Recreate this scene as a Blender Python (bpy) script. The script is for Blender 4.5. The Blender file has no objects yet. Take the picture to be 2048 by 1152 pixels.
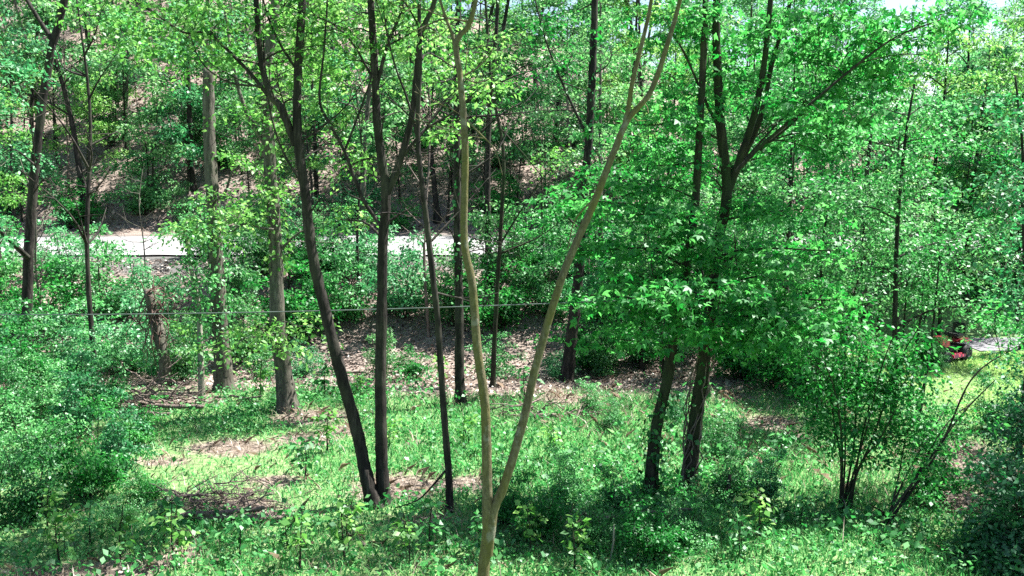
import bpy, math
import numpy as np
from mathutils import Vector

S = bpy.context.scene
COL = S.collection
# ------------------------------------------------------------------ camera
F = 1773.0                       # focal length in pixels of a 2048 px wide frame
CAMZ = 5.0
PITCH = math.atan(226.0 / F)     # looking slightly down
cam = bpy.data.cameras.new('camera'); cam_o = bpy.data.objects.new('camera', cam); COL.objects.link(cam_o)
cam.sensor_width = 36.0; cam.lens = 36.0 * F / 2048.0; cam.clip_start = 0.1; cam.clip_end = 3000
cam_o.location = (0, 0, CAMZ); cam_o.rotation_euler = (math.pi / 2 - PITCH, 0, 0)
S.camera = cam_o
# ------------------------------------------------------------------ light
SUN_EL, SUN_AZ = math.radians(60), math.radians(66)     # azimuth clockwise from +Y (view direction)
world = bpy.data.worlds.new('World'); S.world = world; world.use_nodes = True
wn = world.node_tree; wn.nodes.clear()
sky = wn.nodes.new('ShaderNodeTexSky'); sky.sky_type = 'NISHITA'; sky.sun_disc = False
sky.sun_elevation = SUN_EL; sky.sun_rotation = SUN_AZ; sky.air_density = 1.0; sky.dust_density = 1.5; sky.ozone_density = 1.0
bg = wn.nodes.new('ShaderNodeBackground'); bg.inputs[1].default_value = 0.055
wo = wn.nodes.new('ShaderNodeOutputWorld')
wn.links.new(sky.outputs[0], bg.inputs[0]); wn.links.new(bg.outputs[0], wo.inputs[0])
sun = bpy.data.lights.new('sun', 'SUN'); sun.energy = 5.0; sun.angle = math.radians(0.53); sun.color = (1.0, 0.97, 0.91)
sun_o = bpy.data.objects.new('sun', sun); COL.objects.link(sun_o)
sdir = Vector((math.sin(SUN_AZ) * math.cos(SUN_EL), math.cos(SUN_AZ) * math.cos(SUN_EL), math.sin(SUN_EL)))
sun_o.rotation_euler = sdir.to_track_quat('Z', 'Y').to_euler()
S.view_settings.view_transform = 'Standard'; S.view_settings.look = 'None'
S.view_settings.gamma = 1.0; S.view_settings.exposure = 2.2
S.view_settings.use_curve_mapping = False
S.cycles.max_bounces = 6; S.cycles.diffuse_bounces = 2; S.cycles.glossy_bounces = 2
S.cycles.transmission_bounces = 4; S.cycles.transparent_max_bounces = 4
S.cycles.use_denoising = False

# ------------------------------------------------------------------ helpers
R = np.random.default_rng(11)
SP, CP = math.sin(PITCH), math.cos(PITCH)

def P(px, py, d):
    """point seen at photo pixel (px, py) that stands d metres away (world Y)"""
    cx = (px - 1024.0) / F; cy = (576.0 - py) / F
    dy = CP + cy * SP; dz = -SP + cy * CP
    t = d / dy
    return np.array([cx * t, d, CAMZ + dz * t])

def proj(p):
    x, y, z = p[0], p[1], p[2] - CAMZ
    f = y * CP - z * SP; u = y * SP + z * CP
    return 1024 + F * x / f, 576 - F * u / f

_ph = R.uniform(0, 6.28, (7, 2)); _fr = [(0.11, 0.07), (0.23, 0.19), (-0.31, 0.27), (0.52, -0.44), (0.9, 0.7), (-1.3, 1.1), (1.9, 2.3)]
_am = [0.5, 0.3, 0.25, 0.15, 0.1, 0.06, 0.04]
def wav(x, y):
    s = 0
    for (a, b), (p, q), m in zip(_fr, _ph, _am):
        s = s + m * np.sin(a * x + p + 0.7 * np.sin(b * y + q)) * np.cos(b * y + q)
    return s

def sstep(a, b, v):
    t = np.clip((v - a) / (b - a), 0, 1); return t * t * (3 - 2 * t)

def height(x, y):
    x = np.asarray(x, float); y = np.asarray(y, float)
    a = np.interp(y, [-50, 20, 22, 24, 26, 29, 30.6, 31.2, 40.2, 42, 44], [0, 0, -.25, -.5, 0, 1.35, 1.9, 1.98, 2.3, 2.5, 3.2])
    b = np.interp(y, [-50, 27, 29.5, 30.6, 31.2, 40.2, 42, 44], [0, 0, 1.1, 1.85, 1.98, 2.3, 2.5, 3.2])
    w = sstep(4, 8, x)
    z = a * (1 - w) + b * w
    crest = np.interp(x, [-60, -20, 0, 18, 40, 90], [27, 22.5, 17.5, 12.5, 9.5, 9.5])
    t = np.clip((y - 43) / 37.0, 0, 1)
    z = z + t ** 0.92 * (crest - 3) - np.clip(y - 84, 0, 400) * 0.03
    rough = 0.10 * sstep(6, 14, y) * (1 - sstep(28, 31, y) * (1 - sstep(41, 46, y))) + 0.5 * sstep(45, 60, y)
    return z + rough * wav(x * 1.6, y * 1.6)

def G(px, py):
    """ground point seen at photo pixel"""
    o = np.array([0, 0, CAMZ]); d = P(px, py, 1.0) - o
    ts = np.concatenate([np.arange(4, 45, 0.05), np.arange(45, 150, 0.3)])
    pts = o + ts[:, None] * d
    k = np.nonzero(pts[:, 2] <= height(pts[:, 0], pts[:, 1]))[0]
    return pts[k[0]] if len(k) else pts[-1]

def at_ground(x, y, dz=0.0):
    return np.array([x, y, float(height(x, y)) + dz])

def mk_mesh(name, V, Fq, smooth=False):
    me = bpy.data.meshes.new(name)
    V = np.ascontiguousarray(V, dtype=np.float32); Fq = np.ascontiguousarray(Fq, dtype=np.int32)
    n, k = Fq.shape
    me.vertices.add(len(V)); me.vertices.foreach_set('co', V.ravel())
    me.loops.add(n * k); me.loops.foreach_set('vertex_index', Fq.ravel())
    me.polygons.add(n); me.polygons.foreach_set('loop_start', np.arange(0, n * k, k, dtype=np.int32))
    if smooth: me.polygons.foreach_set('use_smooth', np.ones(n, dtype=bool))
    me.update(calc_edges=True)
    return me

def join(chunks):
    Vs, Fs, o = [], [], 0
    for V, Fq in chunks:
        Vs.append(V); Fs.append(Fq + o); o += len(V)
    return np.concatenate(Vs), np.concatenate(Fs)

def link(name, data, mat=None, parent=None, loc=None):
    o = bpy.data.objects.new(name, data); COL.objects.link(o)
    if mat and data is not None and not data.materials: data.materials.append(mat)
    if parent: o.parent = parent
    if loc is not None: o.location = loc
    return o

def tag(o, label=None, cat=None, group=None, kind=None):
    if label: o['label'] = label
    if cat: o['category'] = cat
    if group: o['group'] = group
    if kind: o['kind'] = kind
    return o

def unit(v):
    return v / np.maximum(np.linalg.norm(v, axis=-1, keepdims=True), 1e-9)

def smooth_line(pts, n):
    pts = np.asarray(pts, float)
    if len(pts) == 2:
        t = np.linspace(0, 1, n)[:, None]; return pts[0] * (1 - t) + pts[1] * t
    p = np.vstack([2 * pts[0] - pts[1], pts, 2 * pts[-1] - pts[-2]])
    m = len(pts) - 1; out = []
    for s in np.linspace(0, m - 1e-6, n):
        i = int(s); t = s - i
        a, b, c, d = p[i], p[i + 1], p[i + 2], p[i + 3]
        out.append(0.5 * ((2 * b) + (-a + c) * t + (2 * a - 5 * b + 4 * c - d) * t * t + (-a + 3 * b - 3 * c + d) * t ** 3))
    return np.array(out)

def tube(pts, rad, k=8, jit=0.0, rng=R, cap=True):
    pts = np.asarray(pts, float); n = len(pts); rad = np.broadcast_to(np.asarray(rad, float), (n,)).copy()
    T = np.gradient(pts, axis=0); T = unit(T)
    ref = np.array([0.13, 0.99, 0.05]) if abs(T[:, 1].mean()) < 0.8 else np.array([0.99, 0.1, 0.1])
    A = unit(np.cross(T, ref)); B = np.cross(T, A)
    if cap:
        pts = np.vstack([pts, pts[-1] + T[-1] * rad[-1] * 0.3]); rad = np.append(rad, rad[-1] * 0.02)
        A = np.vstack([A, A[-1]]); B = np.vstack([B, B[-1]]); n += 1
    th = np.arange(k) * 2 * math.pi / k
    rr = rad[:, None] * (1 + jit * rng.normal(size=(n, k)))
    V = pts[:, None, :] + rr[..., None] * (np.cos(th)[None, :, None] * A[:, None, :] + np.sin(th)[None, :, None] * B[:, None, :])
    i = np.arange(n - 1)[:, None] * k; j = np.arange(k)[None, :]; j2 = (j + 1) % k
    Fq = np.stack([i + j, i + j2, i + k + j2, i + k + j], -1).reshape(-1, 4)
    return V.reshape(-1, 3), Fq

def leaf_geo(pos, dirn, nrm, L, aspect=0.55, lobes=1, rng=R):
    """folded leaf blades; lobes = 3 gives a maple-like leaf"""
    N = len(pos); dirn = unit(dirn)
    side = unit(np.cross(dirn, nrm)); nrm = np.cross(side, dirn)
    L = np.broadcast_to(L, (N,))[:, None]
    angs = [0.0] if lobes == 1 else [0.0, 0.95, -0.95]
    base = pos
    Vs = [base[:, None, :]]; Fs = []; nv = 1 + 3 * len(angs)
    for i, a in enumerate(angs):
        d = dirn * math.cos(a) + side * math.sin(a); s = side * math.cos(a) - dirn * math.sin(a)
        l = L * (1.0 if a == 0 else 0.78); w = l * (aspect if lobes == 1 else 0.42) * 0.5
        droop = nrm * l * (-0.12 if a else -0.06)
        tip = base + d * l + droop * 1.6
        mid = base + d * l * 0.48
        Vs += [(mid + s * w + nrm * l * 0.05)[:, None], tip[:, None], (mid - s * w + nrm * l * 0.05)[:, None]]
        o = 1 + 3 * i
        Fs.append(np.stack([np.zeros(N, int), np.full(N, o), np.full(N, o + 1), np.full(N, o + 2)], -1))
    V = np.concatenate(Vs, 1).reshape(-1, 3)
    off = (np.arange(N) * nv)[:, None]
    Fq = np.concatenate([f + off for f in Fs])
    return V, Fq

def spray_leaves(C, n, rad, L, rng, flat=0.13, tilt=0.26, aspect=0.55, lobes=1, out=None):
    """n leaves around each spray centre C: flattened, roughly level sprays"""
    m = len(C)
    nz = unit(np.array([0, 0, 1.0]) + tilt * rng.normal(size=(m, 3)) + (0 if out is None else 0.35 * out))
    ax = unit(np.cross(nz, rng.normal(size=(m, 3)))); bx = np.cross(nz, ax)
    r = np.sqrt(rng.uniform(0, 1, (m, n))) * (rad * rng.uniform(0.7, 1.3, (m, 1))); th = rng.uniform(0, 6.283, (m, n))
    radial = np.cos(th)[..., None] * ax[:, None] + np.sin(th)[..., None] * bx[:, None]
    pos = C[:, None] + r[..., None] * radial + nz[:, None] * (rng.normal(size=(m, n)) * rad * flat)[..., None]
    pos[..., 2] -= 0.25 * r * r / max(rad, 0.05)
    d = radial + 0.6 * rng.normal(size=(m, n, 3)); d[..., 2] -= 0.25
    nn = nz[:, None] + 0.6 * rng.normal(size=(m, n, 3))
    s = L * rng.uniform(0.6, 1.25, m * n)
    return leaf_geo(pos.reshape(-1, 3), d.reshape(-1, 3), nn.reshape(-1, 3), s, aspect, lobes, rng)

# ------------------------------------------------------------------ materials
def nodes(name):
    m = bpy.data.materials.new(name); m.use_nodes = True; nt = m.node_tree; nt.nodes.clear()
    return m, nt, nt.nodes.new('ShaderNodeOutputMaterial')

def ramp(nt, fac, stops):
    r = nt.nodes.new('ShaderNodeValToRGB'); e = r.color_ramp.elements
    while len(e) < len(stops): e.new(0.5)
    for x, (p, c) in zip(e, stops): x.position = p; x.color = (*c, 1)
    nt.links.new(fac, r.inputs[0]); return r.outputs[0]

def math_node(nt, op, a, b):
    n = nt.nodes.new('ShaderNodeMath'); n.operation = op
    for i, v in enumerate((a, b)):
        if hasattr(v, 'links'): nt.links.new(v, n.inputs[i])
        else: n.inputs[i].default_value = v
    return n.outputs[0]

def leaf_mat(name, dark, mid, light, trans=0.45, gloss=0.04, rough=0.5):
    m, nt, out = nodes(name)
    geo = nt.nodes.new('ShaderNodeNewGeometry'); oi = nt.nodes.new('ShaderNodeObjectInfo')
    f = math_node(nt, 'ADD', math_node(nt, 'MULTIPLY', geo.outputs['Random Per Island'], 0.7), math_node(nt, 'MULTIPLY', oi.outputs['Random'], 0.3))
    c = ramp(nt, f, [(0.08, dark), (0.5, mid), (0.92, light)])
    dif = nt.nodes.new('ShaderNodeBsdfDiffuse'); tr = nt.nodes.new('ShaderNodeBsdfTranslucent'); gl = nt.nodes.new('ShaderNodeBsdfGlossy')
    nt.links.new(c, dif.inputs[0])
    h = nt.nodes.new('ShaderNodeHueSaturation'); h.inputs['Hue'].default_value = 0.497; h.inputs['Saturation'].default_value = 1.0; h.inputs['Value'].default_value = 1.5
    nt.links.new(c, h.inputs['Color']); nt.links.new(h.outputs[0], tr.inputs[0])
    gl.inputs['Roughness'].default_value = rough; gl.inputs[0].default_value = (0.9, 1.0, 0.95, 1)
    a = nt.nodes.new('ShaderNodeMixShader'); a.inputs[0].default_value = trans
    nt.links.new(dif.outputs[0], a.inputs[1]); nt.links.new(tr.outputs[0], a.inputs[2])
    b = nt.nodes.new('ShaderNodeMixShader'); b.inputs[0].default_value = gloss
    nt.links.new(a.outputs[0], b.inputs[1]); nt.links.new(gl.outputs[0], b.inputs[2])
    nt.links.new(b.outputs[0], out.inputs[0])
    return m

def bark_mat(name, c0, c1, c2, scale=6.0, bump=0.6, moss=None, mossamt=0.5):
    m, nt, out = nodes(name)
    tc = nt.nodes.new('ShaderNodeTexCoord'); mp = nt.nodes.new('ShaderNodeMapping'); mp.inputs['Scale'].default_value = (1, 1, 0.16)
    nt.links.new(tc.outputs['Object'], mp.inputs[0])
    n1 = nt.nodes.new('ShaderNodeTexNoise'); n1.inputs['Scale'].default_value = scale * 3; n1.inputs['Detail'].default_value = 5; n1.inputs['Roughness'].default_value = 0.65
    nt.links.new(mp.outputs[0], n1.inputs[0])
    c = ramp(nt, n1.outputs[0], [(0.3, c0), (0.52, c1), (0.72, c2)])
    n2 = nt.nodes.new('ShaderNodeTexNoise'); n2.inputs['Scale'].default_value = 1.7; n2.inputs['Detail'].default_value = 4
    nt.links.new(tc.outputs['Object'], n2.inputs[0])
    if moss:
        mx = nt.nodes.new('ShaderNodeMix'); mx.data_type = 'RGBA'
        f = ramp(nt, n2.outputs[0], [(0.62 - 0.3 * mossamt, (0, 0, 0)), (0.72 - 0.2 * mossamt, (mossamt,) * 3)])
        nt.links.new(f, mx.inputs[0]); nt.links.new(c, mx.inputs[6]); mx.inputs[7].default_value = (*moss, 1)
        c = mx.outputs[2]
    b = nt.nodes.new('ShaderNodeBsdfPrincipled'); b.inputs['Roughness'].default_value = 0.85; b.inputs['Specular IOR Level'].default_value = 0.2
    nt.links.new(c, b.inputs['Base Color'])
    bp = nt.nodes.new('ShaderNodeBump'); bp.inputs['Strength'].default_value = bump; bp.inputs['Distance'].default_value = 0.03
    nt.links.new(n1.outputs[0], bp.inputs['Height']); nt.links.new(bp.outputs[0], b.inputs['Normal'])
    nt.links.new(b.outputs[0], out.inputs[0])
    return m

def plain_mat(name, col, rough=0.6, metal=0.0, var=0.2, scale=20.0, coat=0.0):
    m, nt, out = nodes(name)
    tc = nt.nodes.new('ShaderNodeTexCoord'); n = nt.nodes.new('ShaderNodeTexNoise'); n.inputs['Scale'].default_value = scale; n.inputs['Detail'].default_value = 4
    nt.links.new(tc.outputs['Object'], n.inputs[0])
    c = ramp(nt, n.outputs[0], [(0.3, tuple(v * (1 - var) for v in col)), (0.7, tuple(min(1, v * (1 + var)) for v in col))])
    b = nt.nodes.new('ShaderNodeBsdfPrincipled'); b.inputs['Roughness'].default_value = rough; b.inputs['Metallic'].default_value = metal; b.inputs['Coat Weight'].default_value = coat
    nt.links.new(c, b.inputs['Base Color']); nt.links.new(b.outputs[0], out.inputs[0])
    return m

M = {}
M['maple'] = leaf_mat('leaf_maple', (0.003, 0.070, 0.009), (0.012, 0.165, 0.024), (0.085, 0.34, 0.075), 0.52, 0.025, 0.5)
M['lime'] = leaf_mat('leaf_lime', (0.020, 0.12, 0.012), (0.090, 0.26, 0.045), (0.25, 0.43, 0.12), 0.52, 0.025)
M['teal'] = leaf_mat('leaf_teal', (0.004, 0.075, 0.020), (0.030, 0.19, 0.060), (0.15, 0.38, 0.17), 0.5, 0.035)
M['bush'] = leaf_mat('leaf_bush', (0.006, 0.075, 0.012), (0.034, 0.20, 0.044), (0.16, 0.41, 0.15), 0.52, 0.035)
M['wood'] = leaf_mat('leaf_hill', (0.010, 0.085, 0.018), (0.052, 0.20, 0.052), (0.19, 0.38, 0.14), 0.52, 0.035)
M['weed'] = leaf_mat('leaf_weed', (0.008, 0.10, 0.018), (0.045, 0.23, 0.055), (0.19, 0.44, 0.16), 0.52, 0.035)
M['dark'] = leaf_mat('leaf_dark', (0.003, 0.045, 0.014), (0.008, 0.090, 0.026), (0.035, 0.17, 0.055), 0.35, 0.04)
M['ivy'] = leaf_mat('leaf_ivy', (0.004, 0.080, 0.018), (0.018, 0.14, 0.032), (0.08, 0.25, 0.08), 0.3, 0.03)
M['grass'] = leaf_mat('grass_blade', (0.014, 0.14, 0.030), (0.058, 0.26, 0.070), (0.22, 0.44, 0.17), 0.42, 0.03)
M['lawn'] = leaf_mat('lawn_blade', (0.16, 0.32, 0.07), (0.26, 0.44, 0.12), (0.38, 0.52, 0.20), 0.42, 0.03)
M['straw'] = leaf_mat('straw', (0.16, 0.12, 0.085), (0.26, 0.20, 0.15), (0.40, 0.33, 0.26), 0.25, 0.04)
M['litter'] = leaf_mat('dry_leaf', (0.06, 0.040, 0.034), (0.18, 0.13, 0.11), (0.42, 0.33, 0.285), 0.2, 0.06)
M['bark_dark'] = bark_mat('bark_dark', (0.006, 0.005, 0.005), (0.020, 0.017, 0.015), (0.065, 0.056, 0.049), 5, 1.0, (0.055, 0.058, 0.040), 0.45)
M['bark_grey'] = bark_mat('bark_grey', (0.032, 0.028, 0.024), (0.085, 0.077, 0.063), (0.16, 0.148, 0.122), 6, 0.9, (0.04, 0.08, 0.032), 0.35)
M['bark_pale'] = bark_mat('bark_pale', (0.12, 0.11, 0.09), (0.24, 0.22, 0.18), (0.36, 0.33, 0.28), 7, 0.7, (0.08, 0.13, 0.06), 0.5)
def smooth_bark():
    m, nt, out = nodes('bark_olive'); tc = nt.nodes.new('ShaderNodeTexCoord')
    def noise(sc, zs, d=5, r=.6):
        mp = nt.nodes.new('ShaderNodeMapping'); mp.inputs['Scale'].default_value = (1, 1, zs); nt.links.new(tc.outputs['Object'], mp.inputs[0])
        n = nt.nodes.new('ShaderNodeTexNoise'); n.inputs['Scale'].default_value = sc; n.inputs['Detail'].default_value = d; n.inputs['Roughness'].default_value = r; nt.links.new(mp.outputs[0], n.inputs[0]); return n.outputs[0]
    big, fine, ring = noise(2.2, .5), noise(40, .35, 6, .7), noise(14, 5.0, 3)
    c = ramp(nt, fine, [(.28, (.050, .042, .028)), (.5, (.098, .086, .054)), (.75, (.20, .18, .13))])
    def over(c, f, col):
        x = nt.nodes.new('ShaderNodeMix'); x.data_type = 'RGBA'; nt.links.new(f, x.inputs[0]); nt.links.new(c, x.inputs[6]); x.inputs[7].default_value = (*col, 1); return x.outputs[2]
    c = over(c, ramp(nt, big, [(.46, (0, 0, 0)), (.58, (.62,) * 3)]), (.108, .102, .026))
    c = over(c, ramp(nt, noise(5, .8), [(.60, (0, 0, 0)), (.66, (.7,) * 3)]), (.20, .195, .165))
    c = over(c, ramp(nt, ring, [(.60, (0, 0, 0)), (.70, (.6,) * 3)]), (.045, .036, .024))
    b = nt.nodes.new('ShaderNodeBsdfPrincipled'); b.inputs['Roughness'].default_value = .9; b.inputs['Specular IOR Level'].default_value = .15
    nt.links.new(c, b.inputs['Base Color']); bp = nt.nodes.new('ShaderNodeBump'); bp.inputs['Strength'].default_value = .7; bp.inputs['Distance'].default_value = .02
    nt.links.new(fine, bp.inputs['Height']); nt.links.new(bp.outputs[0], b.inputs['Normal']); nt.links.new(b.outputs[0], out.inputs[0]); return m
M['bark_olive'] = smooth_bark()
M['bark_moss'] = bark_mat('bark_moss', (0.010, 0.010, 0.007), (0.026, 0.024, 0.016), (0.06, 0.055, 0.036), 6, 0.9, (0.02, 0.045, 0.014), 0.55)
M['bark_red'] = bark_mat('bark_red', (0.05, 0.028, 0.024), (0.12, 0.07, 0.058), (0.24, 0.16, 0.135), 6, 0.8)
M['dead'] = bark_mat('dead_wood', (0.05, 0.038, 0.033), (0.13, 0.10, 0.088), (0.28, 0.23, 0.20), 8, 0.8)

# ------------------------------------------------------------------ ground
BARE = [(150, 1150, 1.5, 0.6), (330, 1120, 0.5, 0.4), (800, 975, 1.1, 0.8), (925, 965, 0.8, 0.5), (1550, 850, 0.9, 0.8), (640, 835, 1.2, 0.8), (520, 1040, 1.0, 0.35),
        (1950, 930, 1.0, 2.4), (1925, 1010, 0.9, 1.0), (450, 1020, 1.0, 0.6), (340, 800, 1.5, 1.2), (1180, 1040, 0.5, 0.3), (1120, 800, 1.2, 0.7), (820, 880, 0.4, 0.3), (620, 880, .8, .5), (480, 900, 1.0, .6), (330, 930, .7, .4), (560, 960, .6, .4), (700, 860, .5, .4), (1480, 800, .6, .4), (1620, 880, .5, .4), (860, 1040, .6, .2)]
BARE = [(G(a, b), rx, ry) for a, b, rx, ry in BARE]
def bare_mask(x, y):
    s = np.zeros(np.shape(x))
    wx = x + 0.35 * wav(x * 5, y * 5); wy = y + 0.35 * wav(y * 5 + 9, x * 5)
    for c, rx, ry in BARE:
        q = ((wx - c[0]) / (rx * .8)) ** 2 + ((wy - c[1]) / (ry * .8)) ** 2 + 0.5 * wav(x * 11, y * 11)
        s = np.maximum(s, 1 - sstep(0.5, 1.3, q))
    return s
def litter_mask(x, y):
    w = wav(x * 2.2 + 5, y * 2.2)
    lawn_free = 0; hollow = sstep(19.6, 20.8, y + 0.8 * w) * (1 - sstep(5.0, 8, x + w)) * (1 - sstep(40, 41, y) * 0)
    far = sstep(29, 30.5, y)
    return np.maximum(hollow, far)

def axis(parts):
    out = []
    for a, b, s in parts: out.append(np.arange(a, b, s))
    return np.unique(np.concatenate(out).round(4))
xs = axis([(-900, -200, 70), (-200, -60, 8), (-60, -24, 1.2), (-24, 24, 0.2), (24, 60, 1.2), (60, 200, 8), (200, 901, 70)])
ys = axis([(-300, -20, 40), (-20, 6, 2), (6, 31, 0.2), (31, 44, 0.5), (44, 90, 0.8), (90, 160, 5), (160, 1400, 60)])
X, Y = np.meshgrid(xs, ys)
Z = height(X, Y) + 0.03 * wav(X * 9, Y * 9) * (Y < 31)
V = np.stack([X, Y, Z], -1).reshape(-1, 3)
ny, nx = X.shape
i = (np.arange(ny - 1)[:, None] * nx + np.arange(nx - 1)[None, :])
Fq = np.stack([i, i + 1, i + nx + 1, i + nx], -1).reshape(-1, 4)
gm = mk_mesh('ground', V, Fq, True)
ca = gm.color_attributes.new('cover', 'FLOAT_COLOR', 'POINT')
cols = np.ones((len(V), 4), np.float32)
cols[:, 0] = litter_mask(V[:, 0], V[:, 1]); cols[:, 1] = bare_mask(V[:, 0], V[:, 1]); cols[:, 2] = sstep(29.6, 30.6, V[:, 1] + .6 * wav(V[:, 0] * 3, V[:, 1])) * (1 - sstep(39.5, 41, V[:, 1] + .6 * wav(V[:, 0] * 3, V[:, 1])))  # third mask: grey strip along the road, painting in the bank's shade
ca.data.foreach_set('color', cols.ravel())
def ground_mat():
    m, nt, out = nodes('ground_soil')
    at = nt.nodes.new('ShaderNodeAttribute'); at.attribute_name = 'cover'
    sep = nt.nodes.new('ShaderNodeSeparateColor'); nt.links.new(at.outputs['Color'], sep.inputs[0])
    tc = nt.nodes.new('ShaderNodeTexCoord')
    def noise(s, d=6):
        n = nt.nodes.new('ShaderNodeTexNoise'); n.inputs['Scale'].default_value = s; n.inputs['Detail'].default_value = d; n.inputs['Roughness'].default_value = 0.7
        nt.links.new(tc.outputs['Object'], n.inputs[0]); return n.outputs[0]
    n1, n2, n3 = noise(9), noise(1.2), noise(30, 3)
    green = ramp(nt, n1, [(0.3, (0.06, 0.10, 0.04)), (0.5, (0.12, 0.21, 0.075)), (0.7, (0.24, 0.28, 0.15))])
    lit = ramp(nt, n3, [(0.3, (0.055, 0.038, 0.032)), (0.5, (0.20, 0.162, 0.142)), (0.68, (0.42, 0.355, 0.315))])
    lit2 = ramp(nt, n2, [(0.35, (0.75, 0.72, 0.7)), (0.65, (1, 1, 1))])
    mul = nt.nodes.new('ShaderNodeMix'); mul.data_type = 'RGBA'; mul.blend_type = 'MULTIPLY'; mul.inputs[0].default_value = 1
    nt.links.new(lit, mul.inputs[6]); nt.links.new(lit2, mul.inputs[7])
    verge_shade = ramp(nt, n3, [(0.3, (0.05, 0.05, 0.05)), (0.55, (0.10, 0.098, 0.094)), (0.75, (0.19, 0.185, 0.175))])  # grey gravel tone standing in for shade on the road bank
    soil = ramp(nt, n1, [(0.3, (0.06, 0.047, 0.038)), (0.5, (0.15, 0.12, 0.10)), (0.72, (0.32, 0.27, 0.225))])
    def mix(f, a, b):
        x = nt.nodes.new('ShaderNodeMix'); x.data_type = 'RGBA'
        nt.links.new(f, x.inputs[0]); nt.links.new(a, x.inputs[6]); nt.links.new(b, x.inputs[7]); return x.outputs[2]
    c = mix(sep.outputs[1], mix(sep.outputs[2], mix(sep.outputs[0], green, mul.outputs[2]), verge_shade), soil)
    b = nt.nodes.new('ShaderNodeBsdfPrincipled'); b.inputs['Roughness'].default_value = 0.95; b.inputs['Specular IOR Level'].default_value = 0.1
    nt.links.new(c, b.inputs['Base Color'])
    bp = nt.nodes.new('ShaderNodeBump'); bp.inputs['Strength'].default_value = 0.8; bp.inputs['Distance'].default_value = 0.06
    nt.links.new(n1, bp.inputs['Height']); nt.links.new(bp.outputs[0], b.inputs['Normal'])
    nt.links.new(b.outputs[0], out.inputs[0]); return m
M['ground'] = ground_mat()
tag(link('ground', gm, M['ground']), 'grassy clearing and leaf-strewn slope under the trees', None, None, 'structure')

# road along the foot of the hill
rx = np.arange(-160, 161, 0.8); ry = np.linspace(32.4, 38.9, 9)
RX, RY = np.meshgrid(rx, ry); edge = 0.45 * wav(RX * 2.6, RY * 0 + 3); RYe = RY + np.where((RY < 32.5) | (RY > 38.8), edge, 0)
RZ = height(RX, RYe) + 0.07
V = np.stack([RX, RYe, RZ], -1).reshape(-1, 3); a, b = RX.shape
i = (np.arange(a - 1)[:, None] * b + np.arange(b - 1)[None, :]); Fq = np.stack([i, i + 1, i + b + 1, i + b], -1).reshape(-1, 4)
M['road'] = plain_mat('worn_pale_road', (0.19, 0.186, 0.19), 0.9, 0, 0.4, 2.2)
tag(link('road', mk_mesh('road', V, Fq, True), M['road']), 'pale sunlit road running along the foot of the hill', None, None, 'structure')

# gravel drive beyond the lawn
dx = np.arange(13.3, 42, 0.5); dy = np.linspace(0, 2.0, 5)
DX, DY = np.meshgrid(dx, dy); DYe = 24.6 + DY * (1 + 0.05 * np.sin(DX)) + 0.08 * (DX - 11.5)
DZ = height(DX, DYe) + 0.025 + 0.012 * wav(DX * 7, DYe * 7)
V = np.stack([DX, DYe, DZ], -1).reshape(-1, 3); a, b = DX.shape
i = (np.arange(a - 1)[:, None] * b + np.arange(b - 1)[None, :]); Fq = np.stack([i, i + 1, i + b + 1, i + b], -1).reshape(-1, 4)
M['gravel'] = plain_mat('grey_gravel', (0.12, 0.118, 0.13), 0.95, 0, 0.45, 25)
tag(link('driveway_path', mk_mesh('driveway_path', V, Fq, True), M['gravel']), 'grey gravel drive beyond the small lawn', None, None, 'structure')

# ------------------------------------------------------------------ ground cover (stuff)
def in_view(x, y, m=120):
    px, py = proj(np.array([x, y, height(x, y)], dtype=object) if np.isscalar(x) else [x, y, height(x, y)])
    return (px > -m) & (px < 2048 + m) & (py < 1152 + m)
def scatter(n, x0, x1, y0, y1, rng):
    x = rng.uniform(x0, x1, n); y = rng.uniform(y0, y1, n)
    k = in_view(x, y); return x[k], y[k]

def blades(n, box, hgt, wid, keep, rng, lean=0.5):
    x, y = scatter(n, *box, rng); k = keep(x, y, rng); x, y = x[k], y[k]; m = len(x)
    h = hgt * rng.uniform(0.5, 1.4, m) * (0.75 + 0.5 * np.clip(wav(x * 3, y * 3) + 0.5, 0, 1.2))
    th = rng.uniform(0, 6.283, m); w = wid * rng.uniform(0.6, 1.4, m)
    s = np.stack([np.cos(th), np.sin(th), 0 * th], -1) * w[:, None] / 2
    ln = np.clip(rng.normal(size=(m, 2)) * lean, -1.1, 1.1)
    base = np.stack([x, y, height(x, y) - 0.01], -1)
    mid = base + np.stack([ln[:, 0] * 0.3 * h, ln[:, 1] * 0.3 * h, 0.6 * h], -1)
    tip = base + np.stack([ln[:, 0] * h, ln[:, 1] * h, 0.9 * h], -1)
    V = np.stack([base - s, base + s, mid + s * 0.8, tip, mid - s * 0.8], 1).reshape(-1, 3)
    return V, (np.arange(m) * 5)[:, None] + np.arange(5)[None, :]
rg = np.random.default_rng(5)
def keep_grass(x, y, rng):
    p = (1 - bare_mask(x, y)) * (1 - litter_mask(x, y)) * np.clip(0.75 + 0.6 * wav(x * 3 + 2, y * 3), 0.12, 1)
    p = p * (1 - sstep(14, 24, y) * 0.35) * ~((x > 9.3) & (y > 17.8))
    return rng.uniform(size=len(x)) < p
V, Fq = blades(250000, (-15, 16, 10.2, 26), 0.13, 0.016, keep_grass, rg)
tag(link('grass', mk_mesh('grass', V, Fq), M['grass']), 'long pale green grass covering the clearing', 'grass', None, 'stuff')
V, Fq = blades(48000, (-15, 16, 10.2, 24), 0.20, 0.012, lambda x, y, r: r.uniform(size=len(x)) < np.clip(0.2 + 0.8 * wav(x * 2 + 1, y * 2 + 4) + 0.8 * bare_mask(x, y), 0.02, 1) * (1 - 0.8 * litter_mask(x, y)), rg, 1.2)
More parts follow.
